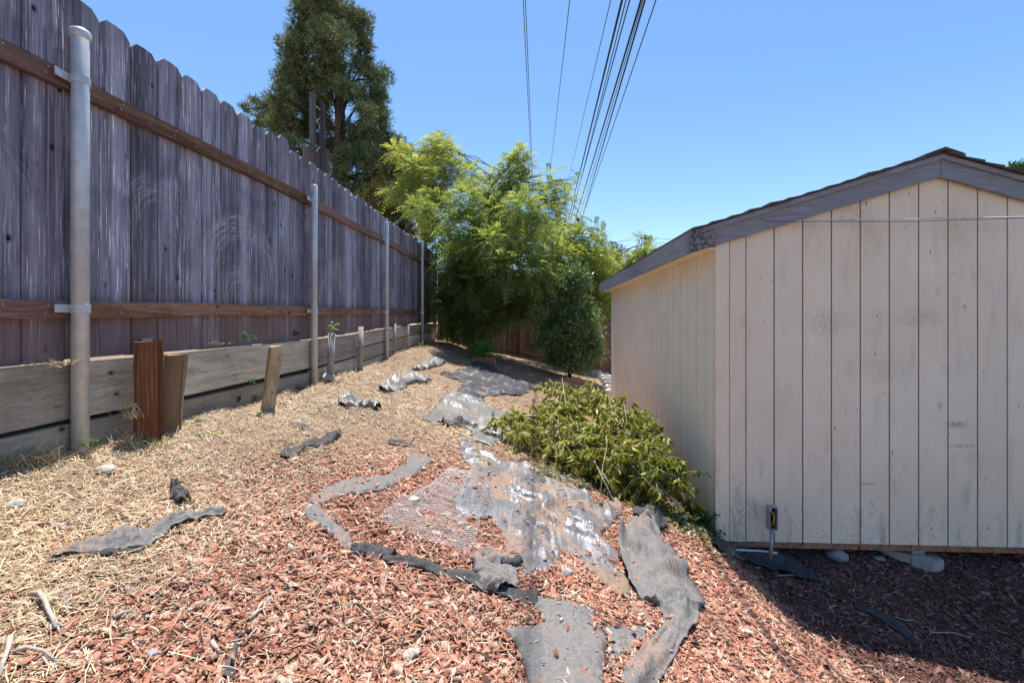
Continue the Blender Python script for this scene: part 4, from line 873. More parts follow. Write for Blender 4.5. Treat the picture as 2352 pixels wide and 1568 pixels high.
ribbon('weed_fabric', 'curled dark scrap of fabric on the lip of the plastic sheet', [(1150, 1304, 12), (1172, 1306, 16), (1194, 1300, 14)], M['fabricdark'], .03, 17, 7, .03, .4, cover=False)
ribbon('weed_fabric', 'long torn fabric strip with a broad wing lying in the straw', [(115, 1297, 12), (140, 1288, 18), (180, 1278, 26), (240, 1268, 40), (300, 1262, 44), (335, 1252, 26), (375, 1228, 16), (420, 1206, 20), (470, 1196, 20), (520, 1188, 12)], M['fabric'], .028, 18, 11, .016, .25, crumple=8, tall=.2)
ribbon('weed_fabric', 'black fold along the near edge of the winged strip', [(118, 1300, 10), (150, 1293, 14), (200, 1284, 14), (260, 1284, 12), (330, 1280, 5)], M['fabricdark'], .02, 19, 7, .02, .2, cover=False)
ribbon('weed_fabric', 'small upright black fabric scrap standing in the straw', [(398, 1125, 12), (404, 1140, 22), (412, 1155, 30), (425, 1165, 18)], M['fabricdark'], .05, 20, 9, .02, .3)
ribbon('weed_fabric', 'twisted black fabric strip on pale straw between stakes and plastic', [(652, 1058, 9), (672, 1046, 16), (700, 1034, 8), (735, 1022, 15), (765, 1007, 11), (782, 996, 5)], M['fabricdark'], .04, 21, 9, .018, .35)
ribbon('weed_fabric', 'tiny dark fabric scrap uphill of the twisted strip', [(676, 974, 10), (694, 982, 14), (716, 990, 8)], M['fabricdark'], .02, 22, 7, .012, .3)
ribbon('weed_fabric', 'flat dark scrap half buried in straw beside the hooked strip', [(893, 1018, 10), (920, 1021, 14), (952, 1026, 8)], M['fabricdark'], .02, 23, 7, .01, .3)
ribbon('plastic_scrap', 'silvery crumpled plastic scrap near the leaning stake side of the slope', [(786, 938, 10), (812, 928, 26), (840, 932, 20), (868, 946, 8)], M['film2'], .075, 24, 11, .012, .35, 'plastic scrap', crumple=6)
ribbon('plastic_scrap', 'folded silvery plastic scrap arching over a dark hollow', [(880, 902, 10), (902, 886, 22), (930, 877, 16), (960, 872, 20), (990, 878, 5)], M['film2'], .10, 25, 11, .012, .3, 'plastic scrap', crumple=5)
ribbon('plastic_scrap', 'flat grey plastic scrap highest up the slope near the pipe posts', [(950, 850, 5), (975, 841, 13), (1000, 836, 11), (1026, 826, 5)], M['film2'], .07, 26, 9, .012, .3, 'plastic scrap')
ribbon('weed_fabric', 'dark brown folded lip of fabric below the pale wrinkled sheet', [(1020, 978, 12), (1045, 975, 14), (1070, 978, 20), (1094, 988, 12)], M['fabricdark'], .06, 27, 9, .012, .3)
ribbon('weed_fabric', 'black fabric edging curving out of the mulch under the shed corner', [(1645, 1266, 10), (1690, 1276, 20), (1735, 1290, 34), (1790, 1306, 36), (1840, 1324, 26), (1886, 1344, 8)], M['fabricdark'], .03, 28, 11, .014, .15, tall=.3)
ribbon('weed_fabric', 'blue-black fabric strip surfacing in the shaded mulch away from the shed', [(1964, 1396, 10), (2005, 1414, 16), (2050, 1440, 20), (2090, 1468, 14), (2110, 1490, 8)], M['fabricdark'], .02, 29, 9, .012, .15, tall=.2)
ribbon('weed_fabric', 'dark brown fabric sliver poking from the chips by the bottom edge', [(553, 1472, 5), (542, 1500, 10), (530, 1530, 26), (520, 1570, 40)], M['fabricdark'], .015, 30, 7, .014, .2)
ribbon('weed_fabric', 'dark torn fabric bits behind the rippled sheet under the trees', [(1085, 836, 16), (1110, 842, 22), (1135, 846, 14)], M['fabricdark'], .04, 31, 9, .012, .4)
ribbon('weed_fabric', 'ragged dark fabric edge left of the rippled sheet', [(1018, 858, 12), (1040, 868, 18), (1062, 876, 12)], M['fabricdark'], .05, 32, 9, .012, .5)

# plastic netting
def netting():
    a = [U(x, y) for x, y in ((1062, 1085), (1050, 1130), (1010, 1180), (965, 1240))]; wd = [.10, .17, .24, .26]; cell = .0135
    V, Fc = [], []; a = np.array(a)
    seg = np.hypot(*np.diff(a, axis=0).T); S = np.concatenate([[0], np.cumsum(seg)]); tot = S[-1]
    def at(s, w):
        x = np.interp(s, S, a[:, 0]); y = np.interp(s, S, a[:, 1]); s2 = min(tot, s + .02); s1 = max(0, s2 - .04)
        dx = np.interp(s2, S, a[:, 0]) - np.interp(s1, S, a[:, 0]); dy = np.interp(s2, S, a[:, 1]) - np.interp(s1, S, a[:, 1]); l = math.hypot(dx, dy); ww = np.interp(s, S, wd)
        X = x - dy / l * w * ww; Y = y + dx / l * w * ww; return np.array([X, Y, float(G(X, Y)) + .016 + .008 * noise.noise(Vector((X * 14, Y * 14, 3)))])
    def seg_(p, q):
        d = unit((q - p)[None])[0]; s_ = np.cross(d, (0, 0, 1)); s_ = s_ / (np.linalg.norm(s_) + 1e-9) * .0008; n0 = len(V)
        u_ = np.array([0, 0, .0016]); V.extend([p - s_, p + s_, q + s_, q - s_, p + u_, q + u_]); Fc.extend([(n0, n0 + 4, n0 + 5, n0 + 3), (n0 + 1, n0 + 2, n0 + 5, n0 + 4)])
    rows = int(tot / (cell * .86)); cols = 20
    for i in range(rows):
        for j in range(cols):
            s = i * cell * .86; o = .5 * (i % 2); w = (j + o) / cols * 2 - 1 if True else 0
            if abs(w) > .98 or noise.noise(Vector((s * 9, w * 2, 4))) > .42: continue
            p = at(s, w); 
            for dj in (-.5, .5):
                w2 = w + dj / cols * 2
                if abs(w2) < 1 and s + cell * .86 < tot: seg_(p + 0, at(s + cell * .86, w2))
            
    mesh('plastic_netting', np.array(V), Fc, M['netting'], None, label='torn strip of pale plastic garden netting on bare soil', cat='garden netting')
M['netting'] = plain('pale_netting', (.75, .75, .72), .4)
netting()

# ------------------------------------------------------------------ stones, sticks
def stone(label, x, y, rpx, mat, flat=.6, seed=0, D=None):
    X, Y = U(x, y); R = rpx * Y / F; r = random.Random(seed); import bmesh
    bm = bmesh.new(); bmesh.ops.create_icosphere(bm, subdivisions=3, radius=1)
    s = (r.uniform(.9, 1.25), r.uniform(.7, 1), flat)
    for v in bm.verts:
        k = 1 + .28 * noise.noise(v.co * 1.3 + Vector((seed, 0, 0))) + .1 * noise.noise(v.co * 3.5 + Vector((seed, 3, 0))); v.co = Vector((v.co.x * s[0], v.co.y * s[1], v.co.z * s[2])) * k * R
    me = bpy.data.meshes.new('stone'); bm.to_mesh(me); bm.free(); me.materials.append(mat); me.polygons.foreach_set('use_smooth', [True] * len(me.polygons))
    o = bpy.data.objects.new('stone', me); o.location = (X, Y, gz(X, Y) + R * flat * .55 + .004); o.rotation_euler = (0, 0, r.uniform(0, 6)); put(o, None, None, label, 'stone', 'loose stones in the yard')
for i, a in enumerate([('rounded pale stone on the soil inside the hooked fabric strip', 950, 1155, 14, 'rock'), ('flat cream stone below the netting', 1003, 1232, 12, 'rock'), ('white stone in red chips at the foot of the plastic sheet', 1302, 1324, 15, 'rock'), ('cream stone among red chips at the bottom edge', 942, 1512, 20, 'rock'),
    ('largest pale stone at the left picture edge, in straw', 34, 1172, 19, 'rock'), ('bleached flat white stone in straw below the first pipe post', 243, 1087, 22, 'rock'), ('small grey stone touching the winged fabric strip', 138, 1216, 10, 'rockgrey'), ('small white stone just above the winged fabric strip', 178, 1199, 9, 'rock'), ('tiny white stone uphill of the winged strip', 154, 1172, 8, 'rock'),
    ('small grey stone at the left edge beside a red chip', 32, 1258, 9, 'rockgrey'), ('grey stone next to the bleached root', 150, 1389, 12, 'rockgrey'), ('tan stone above the bleached root', 113, 1387, 13, 'rock'), ('brown-grey pebble pair in mixed straw and chips', 290, 1362, 9, 'rockgrey'), ('pale blue-grey pebble in red chips below the hooked strip', 615, 1382, 9, 'rockgrey'),
    ('flat grey stone near the bottom left among chips', 349, 1512, 13, 'rockgrey'), ('small white pebble under the wing of the strip', 376, 1303, 8, 'rock'), ('pointed pale stone high at the left edge in straw', 26, 1128, 9, 'rock'), ('brown stone chip lying on the straw by the plastic scraps', 1024, 890, 7, 'scallop'), ('smooth grey stone on top of the pale wrinkled sheet', 1120 - 1, 904, 5, 'rockgrey'),
    ('green-grey stone holding down the pale sheet corner', 1121 - 78, 908, 8, 'rockgrey'), ('large dusty stone under the shed floor edge', 1920, 1283, 24, 'rockgrey'), ('mossy lump by the pier under the shed', 2018, 1287, 12, 'rockgrey'), ('concrete lump at the foot of the sprig-topped stub', 752, 875, 17, 'rock'), ('reddish-brown lump on the clear plastic', 1216 - 2, 1190, 6, 'scallop'), ('pale stone near the lower fabric panel', 1189, 1421, 9, 'scallop')]):
    stone(a[0], a[1], a[2], a[3], M[a[4]], [.6, .45, .7, .35][i % 4], i * 3 + 1)
def stick(label, px, r, mat, lift=.02, name='stick', cat='stick', forks=()):
    def w(x, y, h=0): X, Y = U(x, y); return np.array([X, Y, gz(X, Y) + lift + h])
    m = MB(); pts = [w(*q) for q in px]
    m.tube([p + rng.normal(0, r * .3, 3) for p in pts], [r * (1 - .45 * i / (len(pts) - 1)) for i in range(len(pts))], 8)
    for fk in forks: m.tube([w(*q) for q in fk], [r * .6, r * .45, r * .2][:len(fk)], 6)
    m.make(name, mat, None, smooth=True, label=label, cat=cat)
stick('bleached curved root like a bone lying on the straw', [(70, 1392, .01), (90, 1396, .02), (106, 1410, .02), (114, 1430, .015), (120, 1448, .01), (130, 1464, 0)], .008, M['deadwood'], forks=[[(118, 1440), (108, 1455), (98, 1462)], [(122, 1448), (140, 1458), (150, 1462)], [(120, 1444), (117, 1458), (116, 1468)], [(124, 1452), (134, 1466), (136, 1474)]])
stick('straight pale stick lying beside the bleached root', [(116, 1413), (170, 1407, .01), (232, 1398)], .0035, M['deadwood'])
stick('grey dead branch in the bottom left corner', [(30, 1517), (60, 1520, .01), (95, 1528, .01), (130, 1542)], .006, M['deadwood'], forks=[[(95, 1528), (110, 1545), (118, 1555)]])
stick('bleached thick twig end at the bottom left corner', [(24, 1500, .02), (18, 1525, .02), (8, 1560, .01), (2, 1580)], .007, M['deadwood'])
for i, (a, b_, lb) in enumerate([((486, 1495), (505, 1520), 'short splintered grey stick among chips'), ((258, 1435), (300, 1426), 'blunt pale stick in mixed straw'), ((575, 1440), (608, 1410), 'broken brown bark stick in red chips'), ((655, 1352), (672, 1376), 'small bent grey twig beside the pebble'), ((230, 1405), (250, 1370), 'thin pale straw-like twig standing proud'),
      ((590, 1462), (562, 1500), 'pale forked twig by the dark fabric sliver'), ((820, 1400), (872, 1450), 'dark thin stick in the open red mulch'), ((870, 1140), (905, 1160), 'pale stick on the soil in the hook'), ((700, 1300), (760, 1292), 'thin dry stalk across red chips'), ((2140, 1462), (2230, 1475), 'thin white stalk lying on the shaded mulch'), ((1780, 1330), (1840, 1332), 'pale splinter by the black edging strip'), ((1250, 965), (1170, 985), 'smooth pale stick by the pile')]):
    if i == 11: continue
    stick(lb, [a, ((a[0] + b_[0]) / 2 + 2, (a[1] + b_[1]) / 2 - 2, .006), b_], .0035 if i not in (0, 1, 2) else .007, M['deadwood'] if i != 6 else M['bark'])

# ------------------------------------------------------------------ the heap of cut branches
def leaf6(b, d, nrm, L, Wd, col, curl=.25):
    """six-point folded leaf"""
    L = L[:, None]; Wd = Wd[:, None]; s = unit(np.cross(d, nrm)); n2 = unit(np.cross(s, d))
    p0 = b; p1 = b + d * L * .5 - n2 * L * .03; p2 = b + d * L - n2 * L * curl * .6
    l1 = b + d * L * .35 + s * Wd / 2 + n2 * Wd * .28; r1 = b + d * L * .35 - s * Wd / 2 + n2 * Wd * .28
    V = np.stack([p0, l1, p2, p1, p0 * 1, r1], 1)   # two quads: p0 l1 p2 p1 / p0 p1 p2 r1
    V = np.stack([p0, l1, p2, p1, r1], 1).reshape(-1, 3); n = len(b); o = np.arange(n)[:, None] * 5
    Fc = np.concatenate([o + np.array([0, 3, 2, 1]), o + np.array([0, 4, 2, 3])]); return V, Fc, np.repeat(col, 5, 0)
wst = [(.08, .11, .02), (.18, .21, .03), (.33, .34, .045), (.48, .47, .08), (.60, .57, .28)]
dst = [(.10, .13, .06), (.22, .26, .13), (.34, .37, .2), (.42, .44, .3)]
def cut_branch(label, p0, p1, ntw, nlf, r0, seed, stops=wst, tl=(.12, .32), leafL=(.038, .09), arch=.12, cutface=False, flat=1.0):
    g = np.random.default_rng(seed); th = thing('cut_branch', label, 'cut branch', (p0 + p1) / 2, 'heap of cut branches'); th0 = np.array(th.location)
    n = 9; T = np.linspace(0, 1, n); line = p0 + (p1 - p0) * T[:, None]; line[:, 2] += arch * np.sin(math.pi * T); line[1:] += g.normal(0, .012, (n - 1, 3))
    m = MB(); m.tube(line, r0 * (1 - .75 * T), 8)
    LP, LD = [], []
    for k in range(ntw):
        t = g.uniform(.08, 1); c = np.array([np.interp(t, T, line[:, q]) for q in range(3)])
        d = unit((unit((p1 - p0)[None])[0] * .5 + g.normal(0, .8, 3) * np.array([1, 1, .55 * flat]) + np.array([0, 0, .35 * flat]))[None])[0]; L = g.uniform(*tl)
        mid = c + d * L * .55; e = c + d * L; e[2] -= L * g.uniform(.1, .6) * flat
        for q in (mid, e): q[2] = max(q[2], gz(q[0], q[1]) + .02)
        m.tube([c, mid, e], [r0 * .3 + .0015, r0 * .2 + .001, .0012], 5)
        s = g.random(nlf) ** .7; q = np.where(s[:, None] < .55, c + (mid - c) * (s / .55)[:, None], mid + (e - mid) * ((s - .55) / .45)[:, None])
        LP.append(q); LD.append(unit(np.repeat((e - c)[None] / L, nlf, 0) * .35 + g.normal(0, .45, (nlf, 3)) + np.array([0, 0, -.75 * flat])))
    b = np.concatenate(LP); d = np.concatenate(LD); N = len(b); Ls = g.uniform(*leafL, N)
    tip = b + d * Ls[:, None]; gnd = G(tip[:, 0], tip[:, 1]) + .012; low = tip[:, 2] < gnd; d[low, 2] += (gnd - tip[:, 2])[low] / Ls[low]; d = unit(d)
    tone = np.clip(g.normal(.45, .22) * 0 + .48 + g.normal(0, .24, N) + g.normal(0, .1), 0, 1)
    V, Fc, cc = leaf6(b, d, rdir(N, g), Ls, Ls * g.uniform(.26, .42, N), palette(tone, stops), .3)
    dead = g.random(N) < .03; cc = cc.reshape(-1, 5, 3); cc[dead] = (.38, .24, .08); cc = cc.reshape(-1, 3)
    m.make('stem', M['twig'], th, smooth=True); mesh('leaves', V, Fc, M['wilt'], th, col=cc, kind='stuff')
    if cutface: MB().tube([p0 - unit((p1 - p0)[None])[0] * .003, p0 - unit((p1 - p0)[None])[0] * .001], r0 * .95, 10).make('cut_end', M['cut'], th)
BR = [('thick pruned branch with an orange sawn end pointing out of the leaf heap', (1083, 1002, 4.30), (1330, 965, 4.7), 30, .017), ('leafy cut branch forming the low nose of the heap by the shed', (1560, 1160, 3.22), (1330, 1020, 4.1), 46, .009),
      ('leafy cut branch pressed against the shed wall side of the heap', (1510, 1135, 3.35), (1440, 955, 4.5), 46, .010), ('cut branch with pale bare twigs sticking up at the top of the heap', (1290, 1060, 3.95), (1275, 890, 5.3), 44, .010), ('cut branch crossing the middle of the heap toward the plastic', (1400, 1110, 3.5), (1250, 965, 4.8), 46, .009),
      ('cut branch at the crest of the heap nearest the shed', (1340, 1075, 3.8), (1465, 965, 4.5), 46, .009), ('cut branch lying along the uphill rim of the heap', (1190, 1010, 4.3), (1400, 930, 4.9), 46, .009), ('yellowing cut branch low on the near face of the heap', (1530, 1130, 3.35), (1400, 1070, 3.7), 40, .008),
      ('cut branch topping the heap beyond the bare twigs', (1460, 1040, 3.8), (1350, 905, 5.1), 46, .009), ('cut branch lying level across the near face of the heap', (1235, 1045, 4.05), (1420, 1050, 3.8), 42, .009), ('short cut branch on the steep shed-side shoulder of the heap', (1450, 1115, 3.45), (1495, 1020, 3.9), 34, .008),
      ('cut branch buried in the core of the heap', (1300, 985, 4.5), (1390, 1095, 3.65), 42, .009), ('drooping cut branch tip touching the siding low down', (1575, 1145, 3.25), (1480, 1080, 3.5), 30, .007), ('short leafy cut branch on the plastic-side edge of the heap', (1170, 1015, 4.25), (1290, 1040, 4.0), 34, .008)]
for i, (lb, a, b_, nt_, r0) in enumerate(BR): cut_branch(lb, P(*a), P(*b_), nt_ + 12, 24, r0, 100 + i, cutface=(i == 0))
a = U(1195, 1085); b_ = U(1340, 1122)
cut_branch('dry grey-green sprig lying flat on the silvery plastic', np.array([a[0], a[1], gz(*a) + .03]), np.array([b_[0], b_[1], gz(*b_) + .03]), 26, 9, .004, 140, dst, (.06, .16), (.025, .05), .01, flat=.25)
a = U(1090, 1060); b_ = U(1140, 1080)
cut_branch('small dark wilted sprig near the top of the silvery plastic', np.array([a[0], a[1], gz(*a) + .03]), np.array([b_[0], b_[1], gz(*b_) + .03]), 8, 6, .003, 141, dst, (.04, .1), (.02, .045), .01, flat=.3)
def bare(label, a, b_, r=.005): MB().tube([P(*a), (P(*a) + P(*b_)) / 2 + rng.normal(0, .01, 3), P(*b_)], [r, r * .8, r * .35], 6).make('bare_twig', M['twig'], None, smooth=True, label=label, cat='twig', group='bare twigs poking from the branch heap')
for lb, a, b_, r in [('tallest bare twig poking up from the heap', (1312, 1000, 4.3), (1291, 868, 4.7), .006), ('shorter bare twig beside the tallest one', (1280, 930, 4.8), (1272, 893, 4.9), .003), ('long pale bare twig slanting across the heap face', (1410, 1150, 3.3), (1312, 960, 4.2), .006), ('pale stiff twig standing on the shed side of the heap', (1450, 1040, 3.75), (1432, 920, 4.1), .004), ('bowed twig crossing the shoulder of the heap', (1390, 1000, 3.9), (1510, 1130, 3.1), .004), ('thin white twig forked low on the near face', (1380, 1130, 3.3), (1395, 1020, 3.6), .004), ('thin stiff twig over the plastic below the heap', (1140, 1078, 3.75), (1290, 1084, 3.5), .003), ('dead twig near the nose of the heap against the wall', (1585, 1120, 3.3), (1500, 1040, 3.6), .003), ('thin pale twig aimed at the orange cut end', (1180, 1000, 4.2), (1120, 985, 4.4), .006)]: bare(lb, a, b_, r)

# ------------------------------------------------------------------ weeds
def weed(label, x, y, h, n, seed, stops=[(.04, .10, .03), (.10, .20, .06), (.22, .34, .12)], leaf=.03, z=None, D=None, wide=.5, name='weed'):
    g = np.random.default_rng(seed)
    if D is None: X, Y = U(x, y); b0 = np.array([X, Y, gz(X, Y)])
    else: b0 = P(x, y, D)
    th = thing(name, label, 'weed', b0); m = MB(); LP, LD = [], []
    for k in range(max(2, n // 6)):
        d = unit(np.array([[g.normal(0, wide), g.normal(0, wide), 1]]))[0]; e = b0 + d * h * g.uniform(.5, 1); mid = (b0 + e) / 2 + g.normal(0, h * .06, 3)
        m.tube([b0, mid, e], [.002, .0016, .001], 5)
        for q in range(6):
            t = g.uniform(.3, 1); c = b0 + (mid - b0) * t * 2 if t < .5 else mid + (e - mid) * (t - .5) * 2
            LP.append(c); LD.append(unit(np.array([[g.normal(), g.normal(), g.normal(.25, .4)]]))[0])
    b = np.array(LP); d = np.array(LD); N = len(b); L = g.uniform(.6, 1.2, N) * leaf
    V, Fc, cc = leaf6(b, d, np.tile([0, 0, 1.0], (N, 1)) + g.normal(0, .3, (N, 3)), L, L * .62, palette(g.random(N), stops), .15)
    m.make('stem', M['twig'], th); mesh('leaves', V, Fc, M['leaf'], th, col=cc)
weed('small bright weed climbing at the foot of the first pipe post', 190, 1046, .17, 30, 1)
weed('leafy sprig growing out of the top of a steel stub', 764, 764, .13, 26, 2, [(.2, .3, .12), (.35, .45, .25), (.5, .55, .4)], .04, D=5.02)
weed('dark green weed against the lower plank between the leaning stakes', 550, 930, .16, 36, 3, [(.02, .07, .03), (.04, .12, .05), (.08, .2, .09)], .045)
weed('blue-green weed at the plank foot beside the tan stake', 577, 925, .12, 24, 4, [(.03, .09, .05), (.08, .16, .09)], .04)
weed('small weed growing in the gap above the planks', 575, 783, .09, 20, 5, [(.03, .09, .04), (.06, .15, .07)], .04, D=3.6)
weed('faint green weed on the plank top further along', 675, 773, .06, 18, 6, [(.03, .09, .04), (.06, .15, .07)], .035, D=4.5)
weed('tiny round-leaved weed in the straw past the tan stake', 455, 975, .05, 18, 7)
weed('low seedling below the tan split stake', 460, 1000, .04, 14, 8)
weed('small seedling before the leaning stake', 595, 962, .05, 18, 9)
weed('weed tuft near the base of the leaning stake', 655, 935, .05, 14, 10)
weed('dark sprout showing through the gap in the planks', 575, 880, .06, 12, 11, [(.03, .12, .05), (.06, .2, .08)], .04, D=3.5)
weed('dark weed clump beside the third pipe post', 870, 815, .16, 40, 12, [(.03, .07, .02), (.08, .14, .04)], .04)
weed('yellow-green seedling between the far stubs', 920, 802, .14, 30, 13, [(.2, .25, .06), (.35, .38, .1)], .05)
weed('yellow-green weed at the foot of the fourth pipe post', 968, 798, .12, 26, 14, [(.2, .2, .06), (.35, .3, .1)], .05)
weed('green weed growing at the shed corner', 1608, 1215, .17, 60, 15, [(.02, .06, .02), (.05, .12, .04), (.1, .2, .07)], .055)
weed('second green weed beside the shed corner, nearer the heap', 1585, 1190, .14, 50, 16, [(.03, .07, .02), (.08, .15, .05)], .05)
weed('shade weed hanging below the shed sill', 2280, 1280, .12, 26, 17, [(.03, .12, .07), (.06, .2, .12)], .05)
weed('dark leaves under the shed floor near the pier', 2200, 1275, .1, 26, 18, [(.02, .06, .02), (.05, .1, .04)], .05)
weed('wilted grey sprig at the tip of the black edging strip', 1895, 1345, .05, 20, 19, [(.15, .2, .12), (.3, .36, .26)], .03)
weed('grey-green sprig in the shaded mulch', 1745 + 30, 1315 - 20, .05, 14, 20, [(.15, .2, .12), (.3, .36, .26)], .03)
weed('yellow weed by the edging behind the heap', 1302, 850, .2, 30, 21, [(.25, .26, .05), (.4, .38, .1)], .06)
weed('yellow leaf tuft in straw below the red-brown stake', 490, 1000, .03, 8, 22, [(.4, .42, .1), (.55, .55, .2)], .04)
weed('scattered trailing weed under the heap nose', 1640, 1240, .10, 40, 23, [(.03, .08, .02), (.08, .16, .05)], .05)
# grass tufts
def tuft(label, x, y, n, h, seed, stops, D=None, w=.5):
    g = np.random.default_rng(seed)
    if D is None: X, Y = U(x, y); b0 = np.array([X, Y, gz(X, Y)])
    else: b0 = P(x, y, D)
    V = []; Fc = []; Cs = []
    for k in range(n):
        b = b0 + g.normal(0, .03, 3) * np.array([1, 1, 0]); d = unit(np.array([[g.normal(0, w), g.normal(0, w), 1]]))[0]; L = h * g.uniform(.4, 1.2); s = unit(np.cross(d, rdir(1, g)[0])[None])[0] * .0016; c = palette(g.random(1), stops)[0]
        o = len(V); 
        for i, t in enumerate((0, .35, .7, 1)):
            p = b + d * L * t; p[2] -= L * .35 * t * t; ww = (1, .9, .6, .1)[i]; V += [p - s * ww, p + s * ww]; Cs += [c, c]
        Fc += [(o, o + 1, o + 3, o + 2), (o + 2, o + 3, o + 5, o + 4), (o + 4, o + 5, o + 7, o + 6)]
    mesh('dry_grass_tuft', np.array(V), Fc, M['straw'], None, col=np.array(Cs), label=label, cat='grass tuft')
DS = [(.30, .22, .12), (.48, .38, .22), (.62, .52, .34)]
tuft('dry grass tuft with yellow-green blades at the foot of the red stake', 352, 1035, 60, .16, 1, [(.5, .42, .1), (.5, .42, .24), (.25, .2, .12)])
tuft('grey dry grass before the lower plank between post and red stake', 290, 1030, 90, .18, 2, DS)
tuft('fringe of dry grass below the plank at the left edge', 90, 1068, 130, .17, 3, DS)
tuft('dry grass fringe further out at the very left edge', 20, 1080, 110, .18, 4, DS)
tuft('dry stems on the plank top left of the first pipe post', 140, 838, 34, .09, 5, DS, D=2.17, w=.9)
tuft('short dry stubble on the plank top by the first pipe post', 100, 845, 26, .07, 6, DS, D=2.12, w=.6)
tuft('dry weeds drooping on the left edge of the red stake', 306, 960, 50, .14, 7, DS, D=2.5, w=.4)
tuft('dry grass on the plank top right of the tan split stake', 500, 790, 26, .06, 8, DS, D=3.2, w=.9)
tuft('dead weeds at the base of the second pipe post', 690, 895, 60, .1, 9, [(.16, .1, .06), (.3, .22, .14)])
tuft('dead weeds heaped around the concrete lump', 770, 880, 60, .12, 10, DS)
tuft('dry stalks at the far end of the planks', 985, 790, 90, .2, 11, DS, w=.7)
tuft('roots and dry stalks under the shed beside the conduit', 1740, 1278, 120, .12, 12, [(.1, .08, .06), (.22, .17, .13)], w=1.2)
tuft('tangled dry roots hanging under the shed past the conduit', 1850, 1280, 120, .12, 13, [(.1, .07, .05), (.2, .14, .1)], w=1.2)
tuft('dry stalks under the shed corner behind the edging strip', 1690, 1268, 90, .1, 14, [(.14, .1, .08), (.25, .2, .15)], w=1.2)

# ------------------------------------------------------------------ loose cover: bark chips and straw
def sample(n, seed, ymin, ymax, pw):
    g = np.random.default_rng(seed); u = g.random(n); a = 2 - pw
    Y = (ymin ** a + u * (ymax ** a - ymin ** a)) ** (1 / a); T = g.uniform(-1.22, 1.22, n); return Y * T, Y, g
def keep_mask(X, Y, leave=.0, g=None):
    ok = (X > Xf(Y) - .03); sx = 1.46 + .048 * (Y - 3.3)
    ok &= ~((Y > 3.45) & (X > sx - .01)); ok &= X < 5
    ok &= Y < 11.4 + (X + 1.84) * .41
    cov = np.zeros(len(X), bool)
    for c in covers:
        x0, y0 = c.min(0); x1, y1 = c.max(0); m = (X > x0) & (X < x1) & (Y > y0) & (Y < y1) & ok
        if m.any(): idx = np.where(m)[0]; ins = inpoly(X[idx], Y[idx], c); k2 = idx[ins]
        if m.any() and len(k2): dd2 = np.min(np.hypot(X[k2][:, None] - c[None, :, 0], Y[k2][:, None] - c[None, :, 1]), 1); cov[k2] |= dd2 > .03 * (np.abs(np.sin(k2 * 12.9898)) ** 1.5)
    return ok, cov
def frame(X, Y, g, tilt):
    e = .02; nx = -(G(X + e, Y) - G(X - e, Y)) / (2 * e); ny_ = -(G(X, Y + e) - G(X, Y - e)) / (2 * e)
    N = unit(np.stack([nx, ny_, np.ones_like(X)], 1) + g.normal(0, tilt, (len(X), 3))); a = g.uniform(0, 2 * math.pi, len(X))
    d = np.stack([np.cos(a), np.sin(a), np.zeros_like(a)], 1); d = unit(d - N * (d * N).sum(1)[:, None]); return N, d, np.cross(N, d)
BARE = [(np.array(U(640, 1010)), .22, .6), (np.array(U(820, 1000)), .25, .6), (np.array(U(200, 1130)), .12, .5), (np.array(U(760, 900)), .3, .5), (np.array(U(980, 1080)), .12, .6), (np.array(U(450, 1120)), .12, .5), (np.array(U(885, 1165)), .22, .55), (np.array(U(1000, 1140)), .16, .7), (np.array(U(1085, 1230)), .16, .6), (np.array(U(1395, 1240)), .10, .8), (np.array(U(960, 1190)), .15, .5)]
